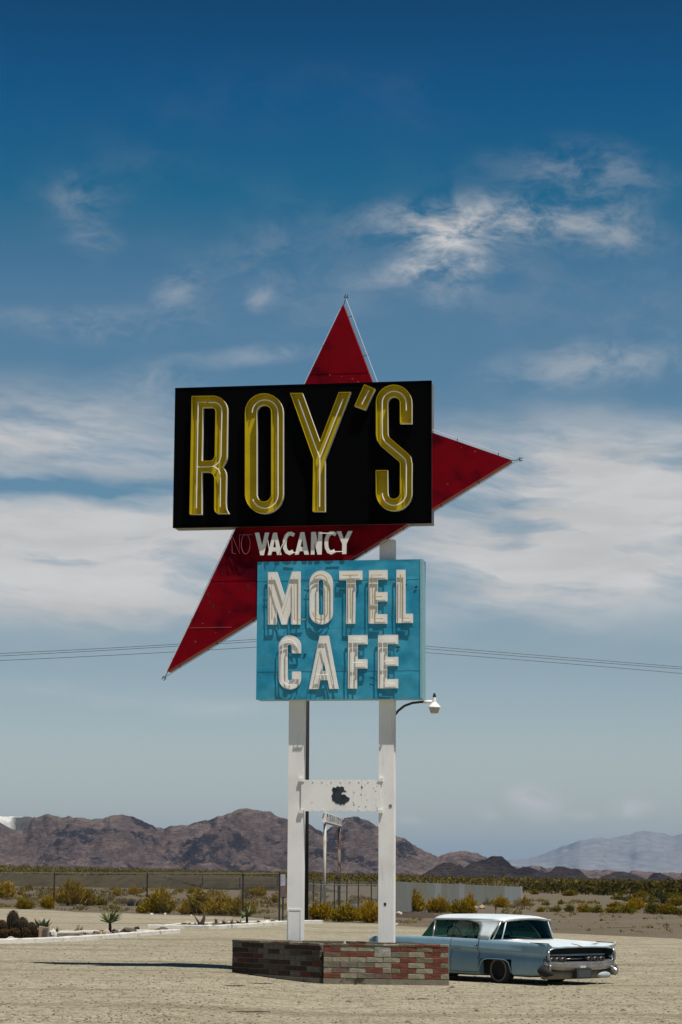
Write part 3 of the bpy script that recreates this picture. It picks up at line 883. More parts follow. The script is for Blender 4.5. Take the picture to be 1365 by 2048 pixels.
# ================================================================== THE MOTEL SIGN
def build_sign():
    root = empty('motel_sign', (0, 49.6, 0), math.radians(-9.5))
    tag(root, 'tall motel sign, red star, black and turquoise boxes on two white posts', 'sign')
    # local x along the sign, local y away from the viewer, z up
    for x0, x1 in ((-1.165, -0.835), (0.795, 1.12)):
        mb = MB()
        mb.box(x0, x1, 0.32, 0.58, 0.0, 9.35 if x0 > 0 else 9.0)
        p = mb.build('post', M['white_metal'], root)
        if x0 < 0:
            t = MB()
            for a in ((x0 + 0.02, x0 + 0.045, 0.2, 1.42), (x1 - 0.045, x1 - 0.02, 0.2, 1.42), (x0 + 0.02, x1 - 0.02, 1.42, 1.455)):
                t.box(a[0], a[1], 0.306, 0.319, a[2], a[3])
            t.build('access_cover_frame', M['white_letter'], p)
            MB().box(x0 + 0.047, x1 - 0.047, 0.313, 0.319, 0.2, 1.418).build('access_cover', M['white_metal'], p)
        else:
            MB().box(0.915, 0.965, 0.314, 0.319, 1.54, 1.60).build('square_hole', M['black_rubber'], p)
            MB().box(1.02, 1.08, 0.312, 0.319, 3.60, 3.66).build('rust_chip', M['steel'], p)
            MB().box(1.122, 1.15, 0.36, 0.42, 0.0, 8.6).build('conduit', M['white_metal'], p)

    # ---- star
    mb = MB()
    mb.prism([STAR_OUTLINE], 0.11, 0.45, 0)
    n_f = len(mb.mi)
    # the drawn-out sides carry the faded edge colour
    for i, f in enumerate(mb.f):
        if len(f) == 4:
            mb.mi[i] = 1
    star = mb.build('star', [M['red'], M['red_edge']], root)
    S = [Vector((p[0], 0, p[1])) for p in STAR_OUTLINE]
    for i, (a, b_, sh) in enumerate(((S[0], S[3], Vector((0.03, 0.16, -0.07))), (S[1], S[2], Vector((0.09, 0.2, 0.03))), (S[3], S[2], Vector((0.0, 0.2, 0.08))), (S[0], S[1], Vector((-0.05, 0.25, 0.02))))):
        t = MB()
        d = (b_ - a)
        L = d.length
        d.normalize()
        ends = (a - d * 0.10, b_ + d * (0.12 if i == 0 else -0.1))
        if i == 1:
            ends = (a - d * 0.14, b_ + d * 0.02)
        t.tube([ends[0] + sh, ends[1] + sh], 0.007, 5, 0)
        k = 0.3
        while k < L - 0.2:
            q = a + d * k
            t.tube([q + Vector((0, 0.16, 0)), q + sh], 0.008, 4, 1)
            k += 0.95
        t.build('neon_outline_tube', [M['glass_tube'] if i != 0 else M['steel'], M['dark_steel']], star)
    for tip, d in ((S[1], Vector((0.05, 0, 0.18))), (S[3], Vector((0.18, 0, 0.02))), (S[0], Vector((-0.08, 0, -0.13)))):
        t = MB()
        e = tip + d + Vector((0, 0.2, 0))
        t.tube([tip + Vector((0, 0.2, 0)), e], 0.008, 4)
        perp = Vector((-d.z, 0, d.x)).normalized()
        for s in (-0.026, 0.026):
            c = e + perp * s
            t.tube([c - d.normalized() * 0.03, c + d.normalized() * 0.06], 0.009, 6)
        t.tube([e - perp * 0.05, e + perp * 0.05], 0.008, 4)
        t.build('tip_electrode', M['dark_steel'], star)
    # holes and flaking paint on the lower arm
    for x, z, s in ((-2.93, 8.18, 0.05), (-3.04, 8.08, 0.045), (-2.9, 8.02, 0.04), (-2.82, 7.92, 0.05), (-2.6, 8.42, 0.03), (-2.05, 8.35, 0.045), (-2.03, 8.3, 0.03)):
        o = [(x + s * 0.45 * math.cos(q * 1.047 + 0.3), z + s * (0.9 if q % 2 else 1.2) * math.sin(q * 1.047 + 0.3)) for q in range(6)]
        MB().prism([o], 0.106, 0.109).build('rust_hole', M['black_rubber'], star)

    for za, xa, xb in ((8.47, -2.86, -1.85), (7.45, -3.36, -2.4), (13.0, -0.72, 0.56)):
        MB().box(xa, xb, 0.1035, 0.1085, za, za + 0.012).build('sheet_seam', M['red_edge'] if za < 8 else M['red'], star)
    rf = random.Random(15)
    for x, z in ((-0.28, 12.98), (-0.02, 12.93), (0.22, 12.87), (0.34, 12.80), (0.1, 12.76), (-3.2, 7.15), (-2.9, 6.98), (-2.75, 7.35), (-2.45, 7.8), (-3.05, 7.55), (2.6, 11.3), (2.9, 11.2), (2.3, 10.5)):
        s = rf.uniform(0.012, 0.026)
        o = [(x + s * rf.uniform(0.5, 1.2) * math.cos(q * 1.047), z + s * rf.uniform(0.5, 1.2) * math.sin(q * 1.047)) for q in range(6)]
        MB().prism([o], 0.1065, 0.1092).build('paint_flake', M['red_edge'], star)
    # ---- black name box with open channel letters
    x0, x1, z0, z1 = -3.70, 1.965, 9.645, 12.74
    mb = MB().box(x0, x1, -0.04, 0.46, z0, z1)
    mb.mi = [1] * 6
    mb.mi[2] = 0
    box_ = mb.build('name_box', [M['black_enamel'], M['box_side']], root)
    fr = MB()
    for a in ((x0 - 0.012, x0 + 0.03, z0 - 0.012, z1 + 0.012), (x1 - 0.03, x1 + 0.012, z0 - 0.012, z1 + 0.012), (x0 + 0.03, x1 - 0.03, z0 - 0.012, z0 + 0.02), (x0 + 0.03, x1 - 0.03, z1 - 0.02, z1 + 0.012)):
        fr.box(a[0], a[1], -0.052, 0.0, a[2], a[3])
    fr.build('front_trim', M['black_enamel'], box_)
    for x in (x0 + 1.4, x0 + 2.9, x0 + 4.3):
        MB().box(x, x + 0.012, 0.02, 0.44, z0 - 0.012, z0 - 0.002).build('bottom_seam', M['steel'], box_)
    for k in ('R', 'O', 'Y', 'apo', 'S'):
        loops = LETTERS[k]
        mb = MB()
        mb.prism(loops, -0.058, -0.043, 1)
        mb.rim(loops, -0.185, -0.042, 0.009, 0, 1)
        o = mb.build('channel_letter', [M['white_letter'], M['yellow']], box_)
        o['label'] = 'yellow open channel ' + ('apostrophe' if k == 'apo' else 'letter ' + k)
        for pth in TUBES[k]:
            t = MB()
            pts = [(p[0], -0.125, p[1]) for p in pth]
            t.tube(pts, 0.014, 6, 0)
            t.build('neon_tube', M['glass_tube'], box_)
            for e in (pts[0], pts[-1]):
                MB().tube([(e[0], -0.142, e[1]), (e[0], -0.06, e[1])], 0.026, 7).build('electrode', M['black_rubber'], box_)

    # ---- NO VACANCY line
    vac = MB()
    for z in (9.02, 9.38):
        vac.box(-2.2, 0.05, 0.075, 0.095, z, z + 0.02)
    vac = vac.build('vacancy_rail', M['red'], root)
    for k in ('vV', 'vA', 'vC', 'vA2', 'vN', 'vC2', 'vY'):
        mb = MB()
        mb.prism(LETTERS[k], 0.022, 0.034, 0)
        o = mb.build('letter', M['white_letter'], vac)
        o['label'] = 'white letter ' + k[1] + ' of the vacancy line'
        xs = [p[0] for p in LETTERS[k][0]]
        zs = [p[1] for p in LETTERS[k][0]]
        MB().tube([(sum(xs) / len(xs), 0.035, min(zs) + 0.1), (sum(xs) / len(xs), 0.11, min(zs) + 0.1)], 0.01, 5).build('stand_off', M['dark_steel'], vac)
    for k in ('nN', 'nO', 'bars'):
        for pth in TUBES[k]:
            t = MB()
            t.tube([(p[0], 0.0 if k != 'bars' else -0.012, p[1]) for p in pth], 0.009, 5)
            t.build('neon_tube', M['red_tube'] if k != 'bars' else M['glass_tube'], vac)

    # ---- turquoise panel
    x0, x1, z0, z1 = -1.832, 1.745, 5.89, 8.865
    mb = MB().box(x0, x1, 0.088, 0.60, z0, z1)
    panel = mb.build('motel_panel', M['blue_edge'], root)
    seams = [z0 - 0.01, 6.48, 7.405, 8.44, z1 + 0.01]
    for i, (a, b_) in enumerate(zip(seams, seams[1:])):
        nx, nz = 60, 16
        vs, fs = [], []
        lip = 0.003
        for j in range(nz + 1):
            for q in range(nx + 1):
                x = x0 - 0.008 + (x1 - x0 + 0.016) * q / nx
                z = a + lip + (b_ - a - 2 * lip) * j / nz
                dent = 0.010 * noise.noise(Vector((x * 1.7, z * 2.2, i * 5.0))) + 0.006 * noise.noise(Vector((x * 5, z * 4, i)))
                e = min(1.0, min(q, nx - q) / 3.0, min(j, nz - j) / 2.0)
                vs.append((x, 0.078 - 0.004 * (i % 2) + dent * e, z))
        n0 = len(vs)
        for j in range(nz):
            for q in range(nx):
                c = j * (nx + 1) + q
                fs.append((c, c + 1, c + nx + 2, c + nx + 1))
        # folded edges back to the box
        rim_ = [q for q in range(nx + 1)] + [j * (nx + 1) + nx for j in range(1, nz + 1)] + [nz * (nx + 1) + q for q in range(nx - 1, -1, -1)] + [j * (nx + 1) for j in range(nz - 1, 0, -1)]
        bk = []
        for c in rim_:
            vs.append((vs[c][0], 0.0875, vs[c][2]))
            bk.append(len(vs) - 1)
        for q in range(len(rim_)):
            w = (q + 1) % len(rim_)
            fs.append((rim_[w], rim_[q], bk[q], bk[w]))
        obj('metal_sheet', vs, fs, M['blue'], panel)
    fr = MB()
    fr.box(x1 + 0.009, x1 + 0.02, 0.08, 0.6, z0 - 0.012, z1 + 0.012)
    fr.box(x1 - 0.03, x1 + 0.02, 0.062, 0.0705, z0, z1)
    fr.build('corner_strip', M['blue_edge'], panel)
    for k in ('M', 'O2', 'T', 'E', 'L', 'C', 'A', 'F', 'E2'):
        loops = LETTERS[k]
        mb = MB()
        mb.prism(loops, 0.052, 0.064, 0)
        o = mb.build('letter', M['white_letter'], panel)
        o['label'] = 'white letter ' + k[0] + ' on the turquoise panel'
        for l, flip in zip(loops, (0, 1)):
            MB().rim([l], -0.012, 0.012, 0.006 if not flip else -0.006, 0, 0).build('letter_rim', M['white_letter'], panel)
        amber = k in ('M', 'O2', 'T', 'E', 'L')
        for pth in TUBES[k]:
            t = MB()
            pts = [(p[0], -0.005, p[1]) for p in pth]
            t.tube(pts, 0.011, 6, 0)
            t.build('neon_tube', M['amber_tube'] if amber else M['glass_tube'], panel)
            for e in (pts[0], pts[-1]):
                MB().tube([(e[0], -0.017, e[1]), (e[0], 0.05, e[1])], 0.021, 7).build('electrode', M['black_rubber'], panel)
    for x, z in ((0.93 + 0.32, 6.98), (-0.78, 6.84), (1.63, 8.27), (1.4, 8.32), (0.15, 8.27)):
        o = [(x + 0.035 * math.cos(q * 1.047), z + 0.022 * math.sin(q * 1.047 + .4)) for q in range(6)]
        MB().prism([o], 0.055, 0.0635).build('bullet_hole', M['black_rubber'], panel)
    for x, z in ((-1.70, 8.1), (-1.70, 7.95), (-0.8, 8.3), (-0.8, 8.1), (-1.2, 6.3), (-0.6, 6.3), (0.65, 6.4), (0.65, 6.27)):
        MB().box(x, x + 0.12, 0.058, 0.0645, z, z + 0.014).build('patch_edge', M['blue'], panel)

    # ---- white board between the posts
    x0, x1, z0, z1 = -0.875, 0.84, 3.515, 4.18
    mb = MB().box(x0, x1, 0.285, 0.305, z0, z1)
    board = mb.build('blank_board', M['white_metal'], root)
    sx = 0.02
    MB().prism(LETTERS['blob'], 0.279, 0.283).build('peeled_patch', M['peel'], board)
    r = random.Random(4)
    for i in range(26):
        x = r.uniform(0.25, 0.8) if i < 18 else r.uniform(x0 + 0.1, x1 - 0.1)
        z = r.uniform(z0 + 0.04, z1 - 0.05)
        s = r.uniform(0.006, 0.02)
        a0 = r.uniform(0, 3)
        o = [(x + s * (0.4 + 0.9 * r.random()) * math.cos(q * 1.047 + a0), z + s * (0.5 + 1.2 * r.random()) * math.sin(q * 1.047 + a0)) for q in range(6)]
        MB().prism([o], 0.280, 0.284).build('paint_flake', M['peel'] if i % 3 == 0 else M['white_letter'], board)
    for i in range(9):
        for z in (z0 + 0.03, z1 - 0.03):
            x = x0 + 0.06 + i * (x1 - x0 - 0.12) / 8
            MB().tube([(x, 0.272, z), (x, 0.286, z)], 0.012, 6).build('rivet', M['white_letter'], board)
    for x in (x0, x1):
        for z in (z0, z1):
            MB().box(x - 0.05, x + 0.05, 0.268, 0.318, z - 0.035, z + 0.035).build('clamp', M['white_letter'], board)

    # ---- lamp on a curved arm
    arm = MB().tube([(1.12, 0.44, 5.56), (1.2, 0.44, 5.66), (1.33, 0.44, 5.76), (1.5, 0.44, 5.82), (1.68, 0.44, 5.84), (1.86, 0.44, 5.84)], 0.026, 8)
    arm = arm.build('lamp_arm', M['dark_steel'], root, True)
    MB().tube([(1.74, 0.44, 5.84), (1.93, 0.44, 5.845)], 0.034, 8).build('arm_sleeve', M['white_letter'], arm, True)
    lamp = MB()

    def ring(mb, prof, cx, cy, seg=12, mi=0):
        vs, fs = [], []
        for rr, z in prof:
            for q in range(seg):
                vs.append((cx + rr * math.cos(2 * math.pi * q / seg), cy + rr * math.sin(2 * math.pi * q / seg), z))
        for i in range(len(prof) - 1):
            for q in range(seg):
                w = (q + 1) % seg
                fs.append((i * seg + q, i * seg + w, (i + 1) * seg + w, (i + 1) * seg + q))
        mb.add(vs, fs, mi)
        return mb
    cx, cy = 1.975, 0.44
    ring(lamp, [(0.001, 5.945), (0.032, 5.94), (0.045, 5.83), (0.062, 5.815), (0.135, 5.735), (0.138, 5.72), (0.120, 5.72)], cx, cy)
    lamp = lamp.build('lamp_housing', M['white_letter'], arm)
    ring(MB(), [(0.120, 5.719), (0.082, 5.60), (0.07, 5.595), (0.001, 5.595)], cx, cy).build('lamp_lens', material('ribbed_lamp_glass', (0.42, 0.40, 0.35), 0.25, var=0.2, vscale=12), arm)
    ring(MB(), [(0.001, 6.03), (0.024, 6.02), (0.024, 5.985), (0.036, 5.98), (0.036, 5.942), (0.001, 5.941)], cx, cy).build('photocell', M['black_rubber'], arm)
    return root


build_sign()


# ================================================================== BRICK PLANTER
def build_planter():
    A, C, B = Vector((-0.30, 47.46)), Vector((2.19, 47.02)), Vector((-2.25, 50.05))
    D = B + (C - A)
    zb, cap_h, foot = 0.0, 0.052, 0.13
    course = 0.1055
    root = empty('brick_planter', (A.x, A.y, 0.0))
    tag(root, 'low planter of mixed red and cream bricks around the sign posts', 'planter')
    cache = {}

    def brick_mesh(l, h, d, key):
        k = (round(l, 2), round(h, 3), d, key)
        if k in cache:
            return cache[k]
        l = k[0]
        bm = bmesh.new()
        bmesh.ops.create_cube(bm, size=1.0)
        bmesh.ops.scale(bm, vec=(l, d, h), verts=bm.verts)
        bmesh.ops.bevel(bm, geom=bm.edges[:], offset=0.006, segments=1, affect='EDGES')
        r = random.Random(int(l * 1000) + 7 * len(key))
        for v in bm.verts:
            v.co += Vector((r.uniform(-1, 1), r.uniform(-1, 1), r.uniform(-1, 1))) * 0.0042
        me = bpy.data.meshes.new('brick')
        bm.to_mesh(me)
        bm.free()
        me.materials.append(BR[key])
        cache[k] = me
        return me

    TH = 0.10
    r = random.Random(21)

    def wall(P, Q, rows, caps):
        """P to Q seen from outside left to right; rows hold (start, end, kind) as fractions"""
        d = (Q - P)
        L = d.length
        d.normalize()
        nrm = Vector((d.y, -d.x))
        rot = math.atan2(d.y, d.x)
        # mortar core and footing
        for nm, z0, z1, off, th, mt in (('mortar', foot, foot + 6 * course, 0.009, TH - 0.018, M['mortar']), ('footing', -0.12, foot - 0.006, -0.006, TH + 0.02, M['footing'])):
            mb = MB().box(0.004, L - 0.004, 0, th, z0, z1)
            o = mb.build(nm, mt, root)
            q = P - nrm * off - A
            o.location = (q.x, q.y, 0)
            o.rotation_euler = (0, 0, rot)
        for c, row in enumerate(rows):
            zc = foot + (5 - c + 0.5) * course
            for a, b_, kind in row:
                hh, zz = course - 0.011, zc
                if kind == 'block':
                    hh, zz = 2 * course - 0.011, zc - course / 2
                l = (b_ - a) * L - 0.010
                if l < 0.02:
                    continue
                me = brick_mesh(l, hh, TH, kind)
                q = P + d * ((a + b_) / 2 * L) - nrm * (TH / 2 + r.uniform(-0.004, 0.004)) - A
                share('brick', me, root, (q.x, q.y, zz), rot + r.uniform(-0.006, 0.006))
        for a, b_, kind in caps:
            me = brick_mesh((b_ - a) * L - 0.008, cap_h - 0.008, TH + 0.02, kind)
            q = P + d * ((a + b_) / 2 * L) - nrm * (TH / 2) - A
            share('cap_brick', me, root, (q.x, q.y, foot + 6 * course + cap_h / 2 - 0.002), rot)

    def rows_from(spec):
        out = []
        for row in spec:
            out.append([((a - 30) / 1280, (b_ - 30) / 1280, k) for a, b_, k in row])
        return out
    F = rows_from([
        [(30, 202, 'red'), (202, 378, 'cream'), (378, 550, 'cream'), (550, 722, 'block'), (722, 816, 'red'), (816, 982, 'red'), (982, 1150, 'tan'), (1150, 1310, 'red')],
        [(30, 202, 'mauve'), (202, 374, 'red'), (374, 466, 'red'), (466, 550, 'red'), (722, 899, 'grey'), (899, 1067, 'cream'), (1067, 1230, 'red'), (1230, 1310, 'cream')],
        [(30, 118, 'cream'), (118, 296, 'cream'), (296, 469, 'cream'), (469, 642, 'cream'), (642, 816, 'cream'), (816, 981, 'red'), (981, 1151, 'tan'), (1151, 1310, 'red')],
        [(30, 202, 'grey'), (202, 381, 'grey'), (381, 554, 'grey'), (554, 730, 'cream'), (730, 896, 'red'), (896, 1067, 'cream'), (1067, 1231, 'red'), (1231, 1310, 'tan')],
        [(30, 116, 'cream'), (116, 292, 'mauve'), (292, 463, 'cream'), (463, 637, 'red'), (637, 726, 'cream'), (726, 819, 'tan'), (819, 978, 'red'), (978, 1149, 'cream'), (1149, 1310, 'red')],
        [(30, 203, 'red'), (203, 379, 'cream'), (379, 551, 'grey'), (551, 730, 'mauve'), (730, 894, 'red'), (894, 1067, 'cream'), (1067, 1231, 'red'), (1231, 1310, 'cream')]])
    Fcap = [((a - 30) / 1280, (b_ - 30) / 1280, k) for a, b_, k in ((30, 106, 'mauve'), (106, 287, 'grey'), (287, 458, 'red'), (458, 640, 'grey'), (640, 800, 'cream'), (800, 972, 'tan'), (972, 1057, 'red'), (1057, 1222, 'red'), (1222, 1310, 'cream'))]

    def fill(light, n, wide, blocks=()):
        """running bond with given light bricks; the rest red and dark"""
        out = []
        for c in range(6):
            row = []
            x = 0.0
            first = wide / 2 if c % 2 else wide
            while x < 0.999:
                e = min(1.0, x + (first if x == 0 else wide))
                if 1.0 - e < wide * 0.2:
                    e = 1.0
                m_ = (x + e) / 2
                blk = [q for q in blocks if c in (0, 1) and q[0] < m_ < q[1]]
                if blk:
                    if c == 0:
                        row.append((x, e, 'dark'))
                    else:
                        row.append((x, e, 'dark'))
                else:
                    k = next((q[3] for q in light if q[0] == c and q[1] <= m_ <= q[2]), None)
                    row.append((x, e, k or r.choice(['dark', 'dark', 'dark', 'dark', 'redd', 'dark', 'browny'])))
                x = e
            out.append(row)
        return out
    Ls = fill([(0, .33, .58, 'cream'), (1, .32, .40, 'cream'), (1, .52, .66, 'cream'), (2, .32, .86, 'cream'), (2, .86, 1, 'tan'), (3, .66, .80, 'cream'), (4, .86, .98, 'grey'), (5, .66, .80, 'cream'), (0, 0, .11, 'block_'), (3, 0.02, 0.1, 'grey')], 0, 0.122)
    Ls = [[(a, b_, {'block_': 'shade', 'cream': 'shade', 'grey': 'shade', 'tan': 'browny'}.get(k, k)) for a, b_, k in row] for row in Ls]  # left wall's pale bricks darkened: its shade is put into the colour
    k = 9

    def caps(n):
        return [(i / n, (i + 1) / n, r.choice(['red', 'tan', 'grey', 'mauve', 'cream'])) for i in range(n)]
    e = (C - A).normalized() * 0.10
    s_ = (B - A).normalized() * 0.12
    wall(A, C, F, Fcap)
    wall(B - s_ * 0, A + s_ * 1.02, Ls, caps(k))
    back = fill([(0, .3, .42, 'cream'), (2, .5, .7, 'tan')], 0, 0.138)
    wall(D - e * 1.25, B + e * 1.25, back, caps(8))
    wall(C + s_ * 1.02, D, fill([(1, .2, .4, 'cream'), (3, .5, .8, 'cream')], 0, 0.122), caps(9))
    # earth inside
    P = [A, C, D, B]
    cen = (A + C + D + B) / 4
    vs = [(cen.x - A.x, cen.y - A.y, 0.60)] + [((p.x - cen.x) * 0.95 + cen.x - A.x, (p.y - cen.y) * 0.95 + cen.y - A.y, 0.56) for p in P]
    obj('planter_soil', vs, [(0, 1, 2), (0, 2, 3), (0, 3, 4), (0, 4, 1)], M['soil'], root)
    return root


build_planter()


# ================================================================== THE OLD CAR
def build_car():
    yaw = math.radians(40)
    h = Vector((-math.sin(yaw), math.cos(yaw), 0))
    lft = Vector((-math.cos(yaw), -math.sin(yaw), 0))
    R0 = Vector((4.15, 47.12, 0)) - lft * 0.985
    root = empty('vintage_car', (R0.x, R0.y, 0), math.radians(130))
    tag(root, 'faded pale blue vintage two-door sedan with white roof parked behind the brick planter', 'car')
    # ---- paints
    def paint(name, c, dirt):
        return material(name, c, 0.42, col2=dirt, vscale=1.6, lo=0.45, hi=0.8, var=0.07, spec=0.35, coat=0.12)
    body = paint('faded_blue_paint_shaded', (0.215, 0.35, 0.425), (0.25, 0.375, 0.44))  # sides: same pale blue as the deck, darkened by painted-in shade
    top = paint('chalky_roof_and_sunlit_paint', (0.68, 0.735, 0.745), (0.58, 0.64, 0.655))  # white roof paint; on deck, hood and ledges painted-in sunlight on the blue
    chrome = material('dull_chrome', (0.42, 0.41, 0.39), 0.32, metal=0.75, col2=(0.28, 0.26, 0.24), vscale=4, var=0.15, bump=0.1, bscale=5)
    dimchrome = material('darker_chrome', (0.16, 0.155, 0.15), 0.4, metal=0.7, var=0.2, vscale=6)  # darker than the other chrome, for the tail lights
    dark = material('dark_recess', (0.012, 0.012, 0.013), 0.8)
    inside = material('dark_interior', (0.03, 0.032, 0.03), 0.9, var=0.3, vscale=4)
    glass = glass_material('tinted_car_glass', (0.17, 0.31, 0.285), 0.04)
    glass2 = glass_material('tinted_rear_glass', (0.06, 0.155, 0.14), 0.04)
    lens = material('dark_red_lens', (0.022, 0.006, 0.006), 0.25)
    white = material('whitewall', (0.15, 0.145, 0.135), 0.85, var=0.1)  # ring dimmed: the fender's shade is put into its colour
    rub = material('dusty_tyre', (0.035, 0.033, 0.03), 0.9, var=0.2)
    # ---- body skin, sections from rocker up to the centre line.  x = forward from the rear, y = left, z = up
    # station: x, half width, rocker z, crease z, shoulder z, inner shoulder z, centre z
    ST = [(0.02, 0.95, 0.21, 0.635, 0.825, 0.765, 0.775), (0.12, 0.965, 0.205, 0.637, 0.83, 0.775, 0.79), (0.32, 0.978, 0.205, 0.64, 0.838, 0.79, 0.815),
          (0.48, 0.982, 0.20, 0.642, 0.842, 0.80, 0.83), (0.75, 0.985, 0.20, 0.65, 0.85, 0.825, 0.85), (1.1, 0.985, 0.195, 0.66, 0.862, 0.85, 0.87),
          (1.5, 0.985, 0.19, 0.672, 0.874, 0.868, 0.885), (1.91, 0.985, 0.185, 0.685, 0.885, 0.88, 0.89), (2.4, 0.985, 0.185, 0.703, 0.892, 0.885, 0.89), (2.83, 0.985, 0.185, 0.72, 0.90, 0.888, 0.89),
          (3.4, 0.983, 0.185, 0.735, 0.905, 0.89, 0.90), (3.9, 0.98, 0.185, 0.745, 0.905, 0.88, 0.905), (4.5, 0.975, 0.19, 0.75, 0.90, 0.86, 0.885),
          (5.0, 0.965, 0.20, 0.75, 0.89, 0.845, 0.85), (5.38, 0.95, 0.22, 0.74, 0.87, 0.81, 0.80), (5.55, 0.90, 0.28, 0.70, 0.83, 0.76, 0.74)]

    def lerp_station(x):
        for a, b_ in zip(ST, ST[1:]):
            if x <= b_[0]:
                t = (x - a[0]) / (b_[0] - a[0])
                return [p + (q - p) * t for p, q in zip(a, b_)]
        return list(ST[-1])

    def section(x, inset=0.0):
        _, w, zr, zc, zs, zi, zm = lerp_station(x)
        fin = sm((1.4 - x) / 1.0)
        w -= inset
        pts = [(w - 0.075, zr - 0.01), (w - 0.02, zr + 0.03), (w - 0.012, zr + 0.13), (w - 0.008, 0.42), (w - 0.012, 0.50), (w - 0.056, zc - 0.10), (w - 0.066, zc - 0.06), (w - 0.006, zc - 0.012),
               (w, zc), (w - 0.006, zc + 0.03), (w - 0.022 + 0.02 * fin, (zc + zs) / 2 + 0.02), (w - 0.035 + 0.035 * fin, zs - 0.015), (w - 0.06 + 0.045 * fin, zs), (w - 0.11 + 0.05 * fin, zs - 0.012 - 0.02 * fin), (w - 0.24, zi), (w * 0.45, (zi + zm) / 2 + 0.012), (0, zm)]
        out = []
        for y, z in pts:
            xx = x
            if x < 0.5 and z < 0.42:
                xx = max(x, x + (0.27 * (0.42 - z) / 0.21) * (0.5 - x) / 0.5)
            out.append((xx, y, z - inset * 0.6))
        return out
    NP = 17

    def skin(name, x0, x1, lo, hi, mat, mirror=True, step=0.1, smooth=True, side=1):
        """part of the outer skin between two stations and two section points"""
        n = max(2, int((x1 - x0) / step))
        xs = [x0 + (x1 - x0) * i / n for i in range(n + 1)]
        mb = MB()
        for s in ((1, -1) if mirror else (side,)):
            vs, fs = [], []
            k = hi - lo + 1
            for x in xs:
                sec = section(x)
                vs += [(p[0], p[1] * s, p[2]) for p in sec[lo:hi + 1]]
            for i in range(n):
                for j in range(k - 1):
                    a = i * k + j
                    f = (a, a + k, a + k + 1, a + 1)
                    fs.append(f if s < 0 else f[::-1])
            mb.add(vs, fs)
        return mb.build(name, mat, root, smooth)

    # rear wheel opening: leave the lower side open between these x
    WX0, WX1 = 1.02, 1.985
    fenders = []
    for s in (1, -1):
        q = skin('rear_fender', 0.02, WX0, 0, 12, body, False, side=s)
        skin('fender_ledge', 0.02, 5.5, 12, 13, top, False, side=s)  # lighter strip: sun on the fender top put into its colour
        skin('fender_crown', WX0, WX1, 4, 12, body, False, side=s).parent = q
        skin('rear_sill', WX1 - 0.0, 2.0, 0, 4, body, False, side=s).parent = q
        for x in (WX0, WX1):
            sec = section(x)
            mb = MB()
            vs = [(p[0], p[1] * s, p[2]) for p in sec[0:5]] + [(p[0], (p[1] - 0.14) * s, p[2]) for p in sec[0:5]]
            mb.add(vs, [(i, i + 1, i + 6, i + 5) for i in range(4)])
            mb.build('wheel_arch_lip', body, q)
        # rounded lip over the wheel
        mb = MB()
        pth = []
        for i in range(13):
            t = i / 12
            x = WX0 + (WX1 - WX0) * t
            w = lerp_station(x)[1]
            z = 0.24 + 0.262 * (1 - abs(2 * t - 1) ** 5) ** 0.6
            pth.append((x, (w - 0.006) * s, z))
        mb.tube(pth, 0.012, 6)
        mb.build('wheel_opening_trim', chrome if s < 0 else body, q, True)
        fenders.append(q)
        skin('door', 2.0 + 0.006, 2.83 - 0.006, 1, 12, body, False, side=s)['label'] = 'long blue car door'
        skin('rocker_panel', 2.0, 3.95, 0, 1, body, False, side=s)
        f = skin('front_fender', 2.83 + 0.006, 5.55, 1, 12, body, False, side=s)
    skin('rear_deck', 0.02, 1.9, 13, 16, top)
    skin('hood', 3.45, 5.55, 13, 16, top)
    # dark core just inside the skin closes gaps and blocks light
    xs = [0.36, 0.8, 1.4, 1.9, 2.4, 2.9, 3.4, 4.2, 5.0, 5.4]
    vs, fs = [], []
    for x in xs:
        sec = section(x, 0.05)
        sec = sec[:13] + [(x, sec[12][1] - 0.1, min(sec[12][2], 0.80)), (x, 0, 0.80)]
        if 1.0 < x < 2.0:
            sec = [(x, min(p[1], 0.60) if p[2] < 0.52 else p[1], p[2]) for p in sec]
        vs += sec + [(p[0], -p[1], p[2]) for p in sec[::-1]]
    k = 30
    for i in range(len(xs) - 1):
        for j in range(k):
            a, b_ = i * k + j, i * k + (j + 1) % k
            fs.append((a, b_, b_ + k, a + k))
    fs.append(tuple(range(k)))
    fs.append(tuple(range((len(xs) - 1) * k, len(xs) * k))[::-1])
    obj('underbody', vs, fs, inside, root)
    # ---- rear end: rim, deep recess, lights
    def outline_rear():
        s = section(0.02)
        pts = s + [(p[0], -p[1], p[2]) for p in s[-2::-1]]
        return pts
    cy, cz = 0.0, 0.60

    def radial(poly, ang):
        best = None
        dx, dz = math.cos(ang), math.sin(ang)
        m_ = len(poly)
        for i in range(m_):
            (y0, z0), (y1, z1) = poly[i], poly[(i + 1) % m_]
            ey, ez = y1 - y0, z1 - z0
            det = -dx * ez + dz * ey
            if abs(det) < 1e-9:
                continue
            ty, tz = y0 - cy, z0 - cz
            t = (-ty * ez + tz * ey) / det
            u = (dx * tz - dz * ty) / det
            if t > 0 and -1e-6 <= u <= 1 + 1e-6 and (best is None or t > best):
                best = t
        return best or 0.1
    outer3 = outline_rear()
    outer = [(p[1], p[2]) for p in outer3]
    rec = [(0.80, 0.742), (0.88, 0.735), (0.915, 0.70), (0.94, 0.60), (0.93, 0.52), (0.86, 0.47), (0.6, 0.455), (-0.6, 0.455), (-0.86, 0.47), (-0.93, 0.52), (-0.94, 0.60), (-0.915, 0.70), (-0.88, 0.735), (-0.80, 0.742), (-0.4, 0.752), (0, 0.756), (0.4, 0.752)]
    NA = 96
    A_ = [2 * math.pi * i / NA for i in range(NA)]
    o2 = [(cy + radial(outer, a) * math.cos(a), cz + radial(outer, a) * math.sin(a)) for a in A_]
